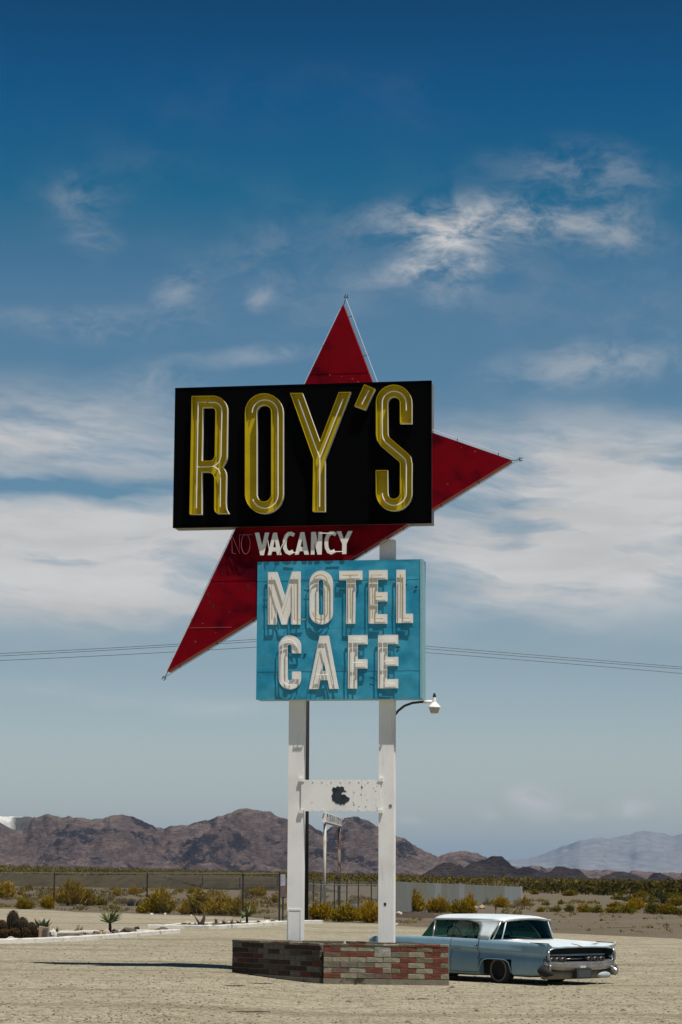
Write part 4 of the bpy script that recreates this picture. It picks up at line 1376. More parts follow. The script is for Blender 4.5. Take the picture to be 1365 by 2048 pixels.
    r2 = [(cy + radial(rec, a) * math.cos(a), cz + radial(rec, a) * math.sin(a)) for a in A_]

    def xrear(z):
        return 0.02 + (0.27 * (0.42 - z) / 0.21 if z < 0.42 else 0)
    vs = [(xrear(z), y, z) for y, z in o2] + [(0.0, y, z) for y, z in r2]
    fs = [(i, (i + 1) % NA, NA + (i + 1) % NA, NA + i) for i in range(NA)]
    obj('tail_panel', vs, fs, body, root)
    vs = [(0.0, y, z) for y, z in r2] + [(0.20, y * 0.93, cz + (z - cz) * 0.82) for y, z in r2] + [(0.20, 0, cz)]
    fs = [(i, (i + 1) % NA, NA + (i + 1) % NA, NA + i) for i in range(NA)] + [(NA + i, NA + (i + 1) % NA, 2 * NA) for i in range(NA)]
    recess = obj('tail_recess', vs, fs, dark, root)
    MB().box(0.165, 0.195, -0.86, 0.86, 0.585, 0.62).build('recess_strip', body, recess)
    MB().tube([(-0.012, y, z) for y, z in r2] + [(-0.012, *r2[0])], 0.010, 6).build('recess_trim', chrome, recess, True)
    # pointed corners of the fins; left trim near-black, right trim chrome
    for s in (1, -1):
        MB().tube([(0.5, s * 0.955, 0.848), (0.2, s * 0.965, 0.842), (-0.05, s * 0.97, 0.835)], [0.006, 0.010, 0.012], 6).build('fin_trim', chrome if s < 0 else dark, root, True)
        mb = MB()
        mb.add([(0.02, s * 0.955, 0.82), (-0.07, s * 0.975, 0.825), (0.02, s * 0.80, 0.775), (0.0, s * 0.93, 0.70), (0.05, s * 0.95, 0.70)], [(0, 1, 2), (1, 3, 2), (1, 4, 3), (0, 4, 1)])
        mb.build('fin_end', top if s < 0 else body, root)  # right end takes the sunlit tone, left the shaded one
        # chrome bezel at the recess corner
        MB().tube([(0.0, s * 0.915, 0.72), (-0.02, s * 0.955, 0.64), (-0.02, s * 0.955, 0.57), (-0.03, s * 0.93, 0.50)], [0.018, 0.03, 0.03, 0.025], 8).build('corner_bezel', chrome, root, True)

    def lathe_x(mb, prof, y, z, seg=14, sy=1.0, sz=1.0, mi=0):
        vs, fs = [], []
        for x, rr in prof:
            for q in range(seg):
                a = 2 * math.pi * q / seg
                vs.append((x, y + rr * sy * math.cos(a), z + rr * sz * math.sin(a)))
        for i in range(len(prof) - 1):
            for q in range(seg):
                w = (q + 1) % seg
                fs.append((i * seg + q, i * seg + w, (i + 1) * seg + w, (i + 1) * seg + q))
        return mb.add(vs, fs, mi)
    for y in (0.80, 0.645, 0.49, -0.26, -0.44, -0.62):
        lt = lathe_x(MB(), [(0.15, 0.062), (0.02, 0.068), (0.0, 0.066), (0.0, 0.052)], y, 0.525, sy=1.05, sz=0.62).build('tail_light', dimchrome, root, True)
        lathe_x(MB(), [(0.002, 0.052), (-0.01, 0.04), (-0.016, 0.001)], y, 0.525, sy=1.05, sz=0.62).build('lens', lens, lt, True)
    MB().tube([(0.10, 0.38, 0.525), (0.09, 0.1, 0.528), (0.10, -0.16, 0.525)], 0.016, 6).build('chrome_bar', chrome, root, True)
    # emblem and keyhole on the deck lid
    MB().box(-0.004, 0.03, -0.03, 0.06, 0.762, 0.782).build('deck_latch', chrome, root)
    MB().tube([(0.02, 0.01, 0.792), (0.1, 0.035, 0.802), (0.26, 0.02, 0.822), (0.1, -0.012, 0.802), (0.02, 0.01, 0.792)], 0.006, 5).build('deck_emblem', material('faded_emblem', (0.34, 0.27, 0.25), 0.5), root)
    # ---- bumper
    def bumper_bar(name, prof, xoff, zend, mat, yext=1.0, wrap=0.45, par=None):
        """profile (dx, z) swept across the rear and round the corners"""
        path = []
        n = 22
        for i in range(n + 1):
            y = yext * (1 - 2 * i / n)
            q = abs(y) / yext
            path.append((xoff + 0.11 * q ** 3, y, zend * q ** 4, 1.0))
        pre = [(xoff + 0.11 + wrap * t, yext * (1 - 0.012 * t), zend * (1 - 0.4 * t), 1 - 0.25 * t) for t in (1, 0.6, 0.25)]
        post = [(p[0], -p[1], p[2], p[3]) for p in pre[::-1]]
        path = pre + path + post
        vs, fs = [], []
        m_ = len(prof)
        for i, (x, y, dz, sc) in enumerate(path):
            a, b_ = path[max(i - 1, 0)], path[min(i + 1, len(path) - 1)]
            t = Vector((b_[0] - a[0], b_[1] - a[1]))
            t.normalize()
            nx, ny = t.y, -t.x      # outward
            for dx, z in prof:
                vs.append((x + nx * dx, y + ny * dx, z * 1.0 + dz))
        for i in range(len(path) - 1):
            for j in range(m_ - 1):
                a = i * m_ + j
                fs.append((a, a + 1, a + m_ + 1, a + m_))
        return obj(name, vs, fs, mat, par or root, True)
    bar = bumper_bar('rear_bumper', [(-0.05, 0.475), (0.05, 0.455), (0.085, 0.425), (0.09, 0.38), (0.075, 0.32), (0.03, 0.295), (-0.04, 0.29)], -0.02, 0.06, chrome, 0.95, 0.0)
    bumper_bar('bumper_apron', [(-0.02, 0.30), (0.012, 0.288), (0.022, 0.22), (0.0, 0.15), (-0.05, 0.13)], 0.0, 0.0, material('dusty_apron', (0.20, 0.17, 0.135), 0.55, metal=0.3, var=0.2, vscale=3), 0.95, 0.1, bar)
    for s in (1, -1):
        mb = MB()
        # rocket-shaped pods under the bumper ends
        mb.tube([(0.24, s * 0.955, 0.30), (0.16, s * 0.965, 0.30), (0.05, s * 0.965, 0.29), (-0.05, s * 0.95, 0.26), (-0.12, s * 0.93, 0.225)], [0.05, 0.10, 0.11, 0.075, 0.012], 12)
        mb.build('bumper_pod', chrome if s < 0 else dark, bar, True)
        mb = MB()
        lathe_x(mb, [(0.05, 0.15), (-0.03, 0.15), (-0.06, 0.13), (-0.075, 0.08), (-0.08, 0.001)], s * 0.62, 0.20, 16, 1.3, 0.45)
        if s < 0:
            mb.build('bumper_guard', material('pale_primer', (0.36, 0.40, 0.40), 0.55, var=0.1), bar, True)
        MB().tube([(-0.07, s * 0.955, 0.42), (-0.065, s * 0.96, 0.36), (-0.05, s * 0.965, 0.25), (-0.03, s * 0.95, 0.18)], [0.03, 0.022, 0.03, 0.012], 8).build('bumper_rib', chrome, bar, True)
    pl = MB().box(-0.135, 0.0, -0.16, 0.27, 0.14, 0.335)
    pl = pl.build('plate_holder', material('plate_recess', (0.03, 0.032, 0.033), 0.6), bar)
    MB().box(-0.142, -0.137, -0.12, 0.23, 0.165, 0.31).build('licence_plate', material('dark_plate', (0.05, 0.06, 0.06), 0.5, var=0.3, vscale=9), bar)
    MB().box(-0.11, -0.095, -0.02, 0.14, 0.352, 0.40).build('bumper_mark', material('pale_sticker', (0.5, 0.48, 0.44), 0.6), bar)
    # ---- wheels
    for (x, s) in ((1.50, 1), (1.50, -1), (4.72, 1), (4.72, -1)):
        w = empty('wheel', (x, s * 0.775, 0.275))
        w.parent = root

        def lathe_y(prof, mat, name, seg=28):
            vs, fs = [], []
            for y, rr in prof:
                for q in range(seg):
                    a = 2 * math.pi * q / seg
                    z = rr * math.sin(a)
                    if z < -0.262:
                        z = -0.262
                    vs.append((rr * math.cos(a), y * s, z))
            for i in range(len(prof) - 1):
                for q in range(seg):
                    v = (q + 1) % seg
                    f = (i * seg + q, i * seg + v, (i + 1) * seg + v, (i + 1) * seg + q)
                    fs.append(f if s > 0 else f[::-1])
            return obj(name, vs, fs, mat, w, True)
        lathe_y([(-0.1, 0.18), (-0.1, 0.28), (-0.07, 0.302), (0.06, 0.302), (0.092, 0.285), (0.10, 0.235)], rub, 'tyre')
        lathe_y([(0.101, 0.236), (0.105, 0.222), (0.103, 0.200)], white, 'whitewall')
        lathe_y([(0.100, 0.200), (0.085, 0.19), (0.04, 0.17), (0.03, 0.10), (0.05, 0.06), (0.05, 0.001)], dark, 'rim')
    # ---- greenhouse
    def roof_pt(u, v):
        """u 0 rear .. 1 front, v -1 .. 1 across"""
        xr = 1.60 - 0.12 * (1 - v * v)
        xf = 3.60 + 0.10 * (1 - v * v)
        x = xr + (xf - xr) * u
        y = (0.735 - 0.02 * abs(2 * u - 1) ** 2) * v
        crown = 1.345 - 0.018 * (2 * u - 1.15) ** 2
        edge = 1.262 - 0.008 * (2 * u - 1.0) ** 2
        z = edge + (crown - edge) * (1 - abs(v) ** 2.6) ** 0.8
        if u < 0.12:
            z -= 0.035 * (1 - u / 0.12) ** 2
        return (x, y, z)
    nu, nv = 24, 20
    vs, fs = [], []
    for i in range(nu + 1):
        for j in range(nv + 1):
            vs.append(roof_pt(i / nu, -1 + 2 * j / nv))
    for i in range(nu):
        for j in range(nv):
            a = i * (nv + 1) + j
            fs.append((a, a + nv + 1, a + nv + 2, a + 1))
    roof = obj('roof', vs, fs, top, root, True)
    sol = roof.modifiers.new('thickness', 'SOLIDIFY')
    sol.thickness = 0.035
    sol.offset = 1.0
    # headliner rags hanging in the windows
    r = random.Random(9)
    mb = MB()
    for s in (1, -1):
        vs, fs = [], []
        n = 18
        for i in range(n + 1):
            x = 3.5 - 1.15 * i / n
            vs += [(x, s * 0.62, 1.262), (x, s * 0.635, 1.24 - r.random() ** 2 * 0.055)]
        fs = [(2 * i, 2 * i + 1, 2 * i + 3, 2 * i + 2) for i in range(n)]
        mb.add(vs, fs)
    mb.build('torn_headliner', inside, roof)
    for s in (1, -1):
        # broad rear pillar, curved window corner
        base = [(1.72, 0.875), (2.05, 0.885)]
        pl_ = []
        front = [(2.05, 0.885), (2.06, 0.97), (2.09, 1.06), (2.15, 1.15), (2.25, 1.215), (2.42, 1.246), (2.6, 1.256)]
        rear = [(1.72, 0.875), (1.70, 0.97), (1.67, 1.07), (1.64, 1.16), (1.615, 1.24), (1.60, 1.262), (1.60, 1.275)]
        vs, fs = [], []

        def yy(z):
            return 0.915 - 0.195 * sm((z - 0.86) / 0.41) ** 0.9
        for (xf, zf), (xr, zr) in zip(front, rear):
            for q in range(5):
                t = q / 4
                x, z = xr + (xf - xr) * t, zr + (zf - zr) * t
                vs.append((x, s * (yy(z)), z))
        for i in range(len(front) - 1):
            for q in range(4):
                a = i * 5 + q
                f = (a, a + 1, a + 6, a + 5)
                fs.append(f if s > 0 else f[::-1])
        pil = obj('rear_pillar', vs, fs, top, roof, True)
        so = pil.modifiers.new('thickness', 'SOLIDIFY')
        so.thickness = 0.03
        MB().tube([(x, s * (yy(z) + 0.004), z) for x, z in front], 0.010, 6).build('window_trim', chrome, roof, True)
        MB().tube([(3.45, s * 0.90, 0.895), (3.5, s * 0.83, 1.05), (3.58, s * 0.72, 1.24)], 0.020, 6).build('windscreen_pillar', chrome, roof, True)
        MB().tube([(2.6, s * 0.697, 1.258), (3.1, s * 0.70, 1.262), (3.58, s * 0.69, 1.252)], 0.012, 6).build('drip_rail', chrome, roof, True)
        MB().tube([(2.88, s * 0.885, 0.90), (2.93, s * 0.80, 1.08), (2.97, s * 0.71, 1.25)], 0.010, 5).build('window_divider', inside, roof, True)
        # side glass
        vs = []
        nn = 10
        for i in range(nn + 1):
            t = i / nn
            xb, xt = 2.05 + 1.40 * t, 2.2 + 1.36 * t
            zt = 1.20 + 0.05 * sm(t * 4)
            vs += [(xb, s * 0.885, 0.892), (xt, s * 0.70, zt)]
        obj('side_window', vs, [(2 * i, 2 * i + 2, 2 * i + 3, 2 * i + 1) for i in range(nn)], glass, root)
        obj('vent_window', [(3.46, s * 0.895, 0.90), (3.86, s * 0.86, 0.905), (3.64, s * 0.69, 1.255), (3.58, s * 0.70, 1.25)], [(0, 1, 2, 3)], glass, root)
        # mirror-less door handle and lock
        if True:
            MB().tube([(2.13, s * 0.995, 0.765), (2.10, s * 1.01, 0.765), (2.03, s * 1.008, 0.763)], 0.013, 6).build('door_handle', chrome, root, True)
            MB().tube([(2.035, s * 0.978, 0.762), (2.035, s * 1.012, 0.762)], 0.022, 8).build('door_button', dark, root)
            MB().box(2.57, 2.74, s * 0.957 - 0.008, s * 0.957 + 0.008, 0.665, 0.683).build('side_nameplate', chrome, root)
            MB().box(2.003, 3.9, min(s * 0.965, s * 0.975), max(s * 0.965, s * 0.975), 0.214, 0.222).build('sill_gap', dark, root)
    # windscreen and wrap-round rear window
    def curved(name, top_c, bot_c, mat, n=20):
        vs = []
        for i in range(n + 1):
            v = -1 + 2 * i / n
            vs += [bot_c(v), top_c(v)]
        return obj(name, vs, [(2 * i, 2 * i + 2, 2 * i + 3, 2 * i + 1) for i in range(n)], mat, root, True)
    curved('windscreen', lambda v: (3.63 + 0.09 * (1 - v * v), 0.69 * v, 1.262 + 0.05 * (1 - v * v)), lambda v: (3.86 + 0.30 * (1 - v * v), 0.86 * v, 0.90), glass)
    rt = lambda v: (1.60 - 0.13 * (1 - abs(v) ** 2.2), 0.715 * v, 1.236 + 0.055 * (1 - v * v))
    rb = lambda v: (1.70 - 0.47 * (1 - abs(v) ** 2.6), 0.86 * v, 0.868 + 0.012 * (1 - v * v))
    rw = curved('rear_window', rt, rb, glass2)
    N_ = 20
    MB().tube([Vector(rt(-1 + 2 * i / N_)) + Vector((-0.012, 0, 0.0)) for i in range(N_ + 1)], 0.020, 6).build('rear_window_trim', chrome, roof, True)
    MB().tube([Vector(rb(-1 + 2 * i / N_)) + Vector((-0.01, 0, 0.006)) for i in range(N_ + 1)], 0.014, 6).build('rear_window_trim', chrome, roof, True)
    for s in (1, -1):
        MB().tube([Vector(rb(s)) + Vector((-0.01, 0.0, 0)), Vector(rt(s)) + Vector((-0.01, 0, 0))], 0.020, 6).build('rear_window_trim', chrome, roof, True)
        MB().tube([Vector(rb(s * 0.86)) + Vector((-0.012, 0, 0)), Vector(rt(s * 0.84)) + Vector((-0.012, 0, 0))], 0.014, 6).build('rear_window_bar', top, roof, True)
    # ---- inside
    MB().box(1.62, 1.92, -0.66, 0.66, 0.62, 0.90).box(1.3, 1.65, -0.7, 0.7, 0.8, 0.862).build('rear_seat', inside, root)
    MB().box(2.72, 2.90, -0.64, 0.62, 0.60, 0.935).build('front_seat', inside, root)
    MB().box(3.60, 3.86, -0.78, 0.78, 0.70, 0.905).build('dashboard', inside, root)
    MB().tube([(3.36 + 0.05 * math.sin(q) , 0.38 + 0.20 * math.cos(q), 0.93 + 0.19 * math.sin(q)) for q in [2 * math.pi * i / 20 for i in range(21)]], 0.013, 6).tube([(3.36, 0.2, 0.93), (3.33, 0.38, 0.93), (3.36, 0.56, 0.93)], 0.011, 5).tube([(3.34, 0.38, 0.93), (3.68, 0.38, 0.82)], 0.02, 6).build('steering_wheel', dark, root, True)
    return root


build_car()


# ================================================================== FENCES
def wire_mesh(mb, P, Q, h, pitch=0.14, r=0.0035):
    d = Q - P
    L = Vector((d.x, d.y, 0)).length
    n = int(L / pitch)
    for s in (1, -1):
        k = -int(h / pitch)
        while k < n + int(h / pitch):
            a, b_ = k * pitch, k * pitch + s * h
            za, zb_ = 0.0, h
            # clip to the panel
            def clip(t0, z0, t1, z1):
                if t0 > t1:
                    t0, z0, t1, z1 = t1, z1, t0, z0
                if t1 <= 0 or t0 >= L:
                    return None
                if t0 < 0:
                    z0 += (z1 - z0) * (0 - t0) / (t1 - t0)
                    t0 = 0
                if t1 > L:
                    z1 = z0 + (z1 - z0) * (L - t0) / (t1 - t0)
                    t1 = L
                return t0, z0, t1, z1
            c = clip(a, za, b_, zb_)
            if c and c[2] - c[0] > 1e-3:
                u = d / L
                p0 = P + u * c[0] + Vector((0, 0, c[1]))
                p1 = P + u * c[2] + Vector((0, 0, c[3]))
                mb.add([p0 + Vector((0, 0, r)), p0 - Vector((0, 0, r)), p1 - Vector((0, 0, r)), p1 + Vector((0, 0, r)),
                        p0 + Vector((0, 2 * r, 0)), p1 + Vector((0, 2 * r, 0))], [(0, 1, 2, 3), (1, 4, 5, 2), (4, 0, 3, 5)])
            k += 1
    return mb


def fence(name, label, pts, h, post_r, post_mat, rail_mat, mesh=True, rails=(1.0,), loc_mat=None, pitch=0.14):
    root = empty(name, pts[0])
    tag(root, label, 'fence')
    o = pts[0]
    for p in pts:
        q = p - o
        MB().tube([q + Vector((0, 0, -0.1)), q + Vector((0, 0, h + 0.06))], post_r, 7).build('post', post_mat, root)
    for f in rails:
        mb = MB()
        mb.tube([p - o + Vector((0, 0, h * f)) for p in pts], 0.026, 6)
        mb.build('rail', rail_mat, root)
    if mesh:
        mb = MB()
        for a, b_ in zip(pts, pts[1:]):
            wire_mesh(mb, a - o, b_ - o, h, pitch)
        tag(mb.build('wire_mesh', M['steel'], root), kind='stuff')
    return root


L0 = [G(-330, 1804), G(-100, 1810), G(108, 1817), G(294, 1826), G(486, 1837), G(559, 1844)]
fence('chain_link_fence', 'long chain-link fence with dark posts and a top rail left of the sign', L0, 2.18, 0.045, M['dark_steel'], M['rail_steel'], True, (1.0,))
L1 = [G(616, 1839), G(627, 1838.5), G(642, 1838), G(669, 1837), G(694, 1836), G(717, 1835), G(743, 1834), G(768, 1832)]
fence('chain_link_fence', 'short chain-link fence with close dark posts seen between the white sign posts', L1, 1.95, 0.035, M['dark_steel'], M['steel'], True, (0.9,), pitch=0.055)
L2 = [G(x, 1769 + (x + 45) * 0.0215) for x in range(-120, 600, 75)]
fence('wire_fence', 'distant fence of thin posts along the foot of the railway bank', L2, 2.1, 0.07, M['dark_steel'], M['rail_steel'], False, (0.98, 0.55))


def gate_sign():
    p = G(559, 1844)
    q = G(566, 1843.5)
    root = empty('gate_notice', q)
    tag(root, 'small pale violet notice on a dark pole at the fence end', 'notice')
    MB().tube([(0, 0, 0), (0, 0, 2.16)], 0.04, 7).build('pole', M['dark_steel'], root)
    MB().box(-0.16, 0.10, -0.06, -0.045, 1.62, 2.14).build('board', material('faded_violet_board', (0.30, 0.29, 0.40), 0.6, col2=(0.42, 0.41, 0.46), vscale=5), root)
    MB().box(-0.16, 0.12, -0.06, -0.046, 1.12, 1.60).build('lower_board', material('faded_brown_board', (0.16, 0.10, 0.10), 0.7, var=0.2), root)


gate_sign()


def slat_fence():
    a, b_ = G(757, 1831), G(1043, 1801)
    root = empty('slatted_fence', a)
    tag(root, 'grey slatted metal fence receding behind the bushes right of the sign', 'fence')
    mats = [material('slat_grey_%s' % nm, c, 0.6, col2=c2, vscale=2.0, var=0.12, stretch=(8, 8, 0.5)) for nm, c, c2 in
            (('green', (0.15, 0.155, 0.125), (0.19, 0.185, 0.15)), ('plain', (0.20, 0.205, 0.185), (0.15, 0.155, 0.14)), ('blue', (0.25, 0.265, 0.265), (0.19, 0.20, 0.20)))]
    n = 26
    for i in range(n):
        t0, t1 = i / n, (i + 1) / n
        p, q = a.lerp(b_, t0) - a, a.lerp(b_, t1) - a
        h0, h1 = 1.98 - 0.62 * t0, 1.98 - 0.62 * t1
        d = (q - p)
        L = d.length
        u = d / L
        nrm = Vector((u.y, -u.x, 0))
        vs, fs = [], []
        m_ = 20
        w = 0.07
        for k in range(m_ + 1):
            t = k / m_
            f = (0, w, w, 0)[k % 4]
            h = h0 + (h1 - h0) * t + 0.02 * noise.noise(Vector((i * 3.1 + t * 2, 0, 0)))
            c = p + u * (L * (0.004 + 0.992 * t)) + nrm * f
            vs += [c + Vector((0, 0, 0.03)), c + Vector((0, 0, h))]
        fs = [(2 * k, 2 * k + 2, 2 * k + 3, 2 * k + 1) for k in range(m_)]
        o = obj('slat_panel', vs, fs, mats[2] if i >= 21 else mats[0] if i in (1, 4, 5, 8, 12, 13, 16, 17, 18, 19, 20) else mats[2] if i in (7, 11) else mats[1], root)
        md = o.modifiers.new('thickness', 'SOLIDIFY')
        md.thickness = 0.012
        MB().tube([p + nrm * -0.03, p + nrm * -0.03 + Vector((0, 0, h0 + 0.02))], 0.035, 6).build('post', M['steel'], root)
    p = b_ - a
    MB().box(p.x - 0.1, p.x + 0.1, p.y - 0.1, p.y + 0.1, 0, 1.42).build('end_post', material('pale_end_post', (0.46, 0.45, 0.40), 0.7), root)


slat_fence()

# ================================================================== UTILITY POLE AND WIRES
PB = G(610.5, 1840)


def pole():
    root = empty('utility_pole', PB)
    tag(root, 'dark wooden utility pole standing behind the left white sign post', 'pole')
    zt = CAM_H + ray(610, 1262).z * PB.y
    MB().tube([(0, 0, -0.2), (0, 0, zt * 0.5), (0, 0, zt)], [0.155, 0.145, 0.125], 12).build('pole_shaft', M['shaded_creosote'], root, True)
    z = CAM_H + ray(610, 1274).z * PB.y
    MB().box(-0.9, 0.9, -0.22, -0.12, z - 0.12, z).build('crossarm', M['shaded_creosote'], root)
    for x in (-0.8, 0.0, 0.8):
        MB().tube([(x, -0.17, z), (x, -0.17, z + 0.16)], 0.05, 8).build('insulator', M['steel'], root)
    return root


pole()


def wires():
    sets = [((0, 1307), (310, 1291), (610, 1272), (850, 1292), (1365, 1334), 'uppermost of the three thin wires crossing the sky behind the turquoise panel'),
            ((0, 1312), (310, 1295), (610, 1277), (850, 1297), (1365, 1338), 'middle one of three thin wires crossing the sky behind the turquoise panel'),
            ((0, 1321), (310, 1306), (610, 1288), (850, 1305), (1365, 1347), 'lowest of the three thin wires crossing the sky behind the turquoise panel')]
    m_ = material('wire', (0.045, 0.05, 0.06), 0.6)
    for k, s in enumerate(sets):
        yy = PB.y - 0.17 + 0.0 * k

        def quad(p, q, r_, x):
            (x0, y0), (x1, y1), (x2, y2) = p, q, r_
            return y0 * (x - x1) * (x - x2) / ((x0 - x1) * (x0 - x2)) + y1 * (x - x0) * (x - x2) / ((x1 - x0) * (x1 - x2)) + y2 * (x - x0) * (x - x1) / ((x2 - x0) * (x2 - x1))
        path = []
        for x in range(-560, 1960, 45):
            y = quad(s[0], s[1], s[2], x) if x < 610 else quad(s[2], s[3], s[4], x)
            path.append(CAM + ray(x, y) * yy)
        o = MB().tube(path, 0.013, 5, cap=True).build('power_line', m_)
        tag(o, s[5], 'wire', 'power lines')


wires()


# ================================================================== SMALL OLD SIGN BEHIND THE FENCE
def old_sign():
    a = CAM + ray(650, 1700) * 150
    b_ = CAM + ray(679, 1700) * 161
    za = CAM_H + ray(650, 1645).z * 150
    zb_ = za
    o = Vector((a.x, a.y, 0))
    root = empty('old_signboard', o)
    tag(root, 'small weathered white signboard on two rusty poles beyond the fence', 'sign')
    p1 = material('flaking_white_pole', (0.52, 0.49, 0.42), 0.8, col2=(0.10, 0.045, 0.025), vscale=0.9, lo=0.56, hi=0.64, stretch=(3, 3, 0.6))
    p2 = material('rusty_pole', (0.07, 0.03, 0.02), 0.85, col2=(0.34, 0.27, 0.20), vscale=0.8, lo=0.52, hi=0.62, stretch=(3, 3, 0.7))
    d = Vector((b_.x - a.x, b_.y - a.y, 0))
    MB().tube([(0, 0, -0.1), (0, 0, za)], 0.095, 10).build('pole', p1, root, True)
    MB().tube([(d.x, d.y, -0.1), (d.x, d.y, zb_)], 0.105, 10).build('pole', p2, root, True)
    u = d.normalized()
    L = d.length
    s0, s1 = -0.5, L + 0.3
    zt = za + 0.62
    vs = []
    nrm = Vector((u.y, -u.x, 0))
    w = 0.14
    for s, zc in ((s0, za + 0.02), (s1, za + 0.02)):
        for z in (zc, zc + 0.60):
            for f in (w, -w):
                c = u * s + nrm * f
                vs.append((c.x, c.y, z))
    fs = [(0, 4, 6, 2), (1, 3, 7, 5), (0, 1, 5, 4), (2, 6, 7, 3), (0, 2, 3, 1), (4, 5, 7, 6)]
    bd = obj('board', vs, fs, material('weathered_white_board', (0.80, 0.78, 0.73), 0.8, var=0.15, vscale=3), root)
    for z0, z1 in ((za - 0.03, za + 0.02), (za + 0.62, za + 0.67)):
        c0, c1 = u * (s0 - 0.1), u * (s1 + 0.1)
        MB().tube([(c0.x, c0.y, z0), (c1.x, c1.y, z0)], 0.05, 6).build('frame_bar', M['white_letter'], root)
    r = random.Random(2)
    # remains of peeled lettering
    dk = material('dark_lettering_remains', (0.06, 0.055, 0.05), 0.8)
    x = s0 + 0.12
    while x < s1 - 0.2:
        ww = r.uniform(0.5, 0.8)
        k = []
        nseg = 7
        lean = r.uniform(-0.3, 0.3)
        left = [(x + lean * j / nseg + r.uniform(-0.02, 0.02), za + 0.10 + 0.46 * j / nseg) for j in range(nseg + 1)]
        right = [(p[0] + 0.15 + r.random() * 0.3, p[1]) for p in left]
        vs, fs = [], []
        for (xl, z), (xr, _) in zip(left, right):
            for xx in (xl, xr):
                c = u * xx + nrm * (w + 0.006)
                vs.append((c.x, c.y, z))
        fs = [(2 * j, 2 * j + 1, 2 * j + 3, 2 * j + 2) for j in range(nseg)]
        obj('lettering_remains', vs, fs, dk, root)
        x += ww + 0.06


old_sign()

# ================================================================== BUSHES
FOL = {'gold': foliage('golden_brush_leaves', (0.15, 0.092, 0.005), (0.50, 0.325, 0.024), 0.25),
       'olive': foliage('olive_brush_leaves', (0.085, 0.060, 0.005), (0.36, 0.25, 0.020), 0.25),
       'green': foliage('green_brush_leaves', (0.050, 0.046, 0.006), (0.21, 0.175, 0.018), 0.25),
       'dark': foliage('dark_brush_leaves', (0.018, 0.02, 0.007), (0.07, 0.066, 0.016), 0.15),
       'dry': foliage('dry_grass_stalks', (0.13, 0.098, 0.05), (0.30, 0.235, 0.13), 0.3),
       'grey': foliage('grey_twigs', (0.09, 0.09, 0.08), (0.22, 0.22, 0.20), 0.1)}
STEM = material('twig', (0.035, 0.026, 0.016), 0.9)


def bush_mesh(seed, n, upright=0.5, open_=0.0, blade=(0.028, 0.13)):
    """unit shrub: twigs fanning from the base, fine leaf blades in uneven clumps along them"""
    r = random.Random(seed)
    mb = MB()
    tw = max(14, n // 34)
    for _ in range(tw):
        a = r.uniform(0, 2 * math.pi)
        q = r.random() ** 0.55
        top_r = 0.5 * q * r.uniform(0.75, 1.12)
        hz = (1 - 0.5 * q ** 2.0) * r.uniform(0.42, 1.1)
        b0 = Vector((math.cos(a), math.sin(a), 0)) * (0.12 + 0.2 * q) * r.random()
        e = Vector((math.cos(a) * top_r, math.sin(a) * top_r, hz))
        mid = b0.lerp(e, 0.5) + Vector((math.cos(a), math.sin(a), 0)) * 0.07 * q
        pts = [b0, mid, e]
        mb.add([b0 + Vector((0.008, 0, 0)), b0 - Vector((0.008, 0, 0)), mid + Vector((0.005, 0, 0)), mid - Vector((0.005, 0, 0)), e], [(0, 1, 3, 2), (2, 3, 4)], 1)
        for k in range(34):
            t = r.uniform(0.10, 1.0) ** (0.75 if not open_ else 0.5)
            c = (b0.lerp(mid, t * 2) if t < 0.5 else mid.lerp(e, t * 2 - 1))
            s = 0.075 * (1.25 - 0.75 * t)
            c = c + Vector((r.gauss(0, s), r.gauss(0, s), r.gauss(0, s * 0.6)))
            if c.z < 0.01:
                c.z = 0.01 + 0.06 * r.random()
            out = Vector((c.x, c.y, 0))
            dr = Vector((r.gauss(0, 1), r.gauss(0, 1), r.gauss(0, 0.6) + upright * 2)).normalized() + out * 0.8
            dr.normalize()
            L = r.uniform(0.6, 1.2) * blade[1]
            w = r.uniform(0.7, 1.3) * blade[0]
            sd = dr.cross(Vector((r.gauss(0, 1), r.gauss(0, 1), r.gauss(0, 1))))
            sd = sd.normalized() * w / 2 if sd.length > 1e-6 else Vector((w / 2, 0, 0))
            mb.add([c - sd, c + sd, c + dr * L * 0.6 + sd * 0.8, c + dr * L, c + dr * L * 0.6 - sd * 0.8], [(0, 1, 2, 3, 4)], 0)
    return mb


BUSH = {}
for kind, n, up, op, bl in (('gold', 2400, 1.3, 0, (0.022, 0.20)), ('olive', 2400, 0.9, 0, (0.026, 0.17)), ('green', 1400, 0.4, 0, (0.032, 0.11)),
                            ('dark', 1400, 0.2, 0, (0.035, 0.10)), ('dry', 700, 1.6, 1, (0.012, 0.26)), ('grey', 500, 0.8, 1, (0.016, 0.12))):
    BUSH[kind] = []
    for sd in range(4):
        mb = bush_mesh(hash(kind) % 997 * 0 + sd * 17 + len(kind) * 101 + ord(kind[0]), n, up, op, bl)
        me = bpy.data.meshes.new('shrub_' + kind)
        me.from_pydata(mb.v, [], mb.f)
        me.materials.append(FOL[kind])
        me.materials.append(STEM)
        me.polygons.foreach_set('material_index', mb.mi)
        me.update()
        BUSH[kind].append(me)
_bi = [0]
brnd = random.Random(77)


def bush(px_, base, w, h, kind, label, name='desert_shrub', group=None):
    p = G(px_, base)
    _bi[0] += 1
    me = BUSH[kind][_bi[0] % 4]
    k = p.y / FOCAL
    o = share(name, me, None, (p.x, p.y + w * k * 0.35, p.z - 0.02), brnd.uniform(0, 6.28), (w * k * 1.12, w * k * 1.0, h * k * 1.05))
    tag(o, label, 'grass tuft' if kind == 'dry' else 'shrub', group)
    return o


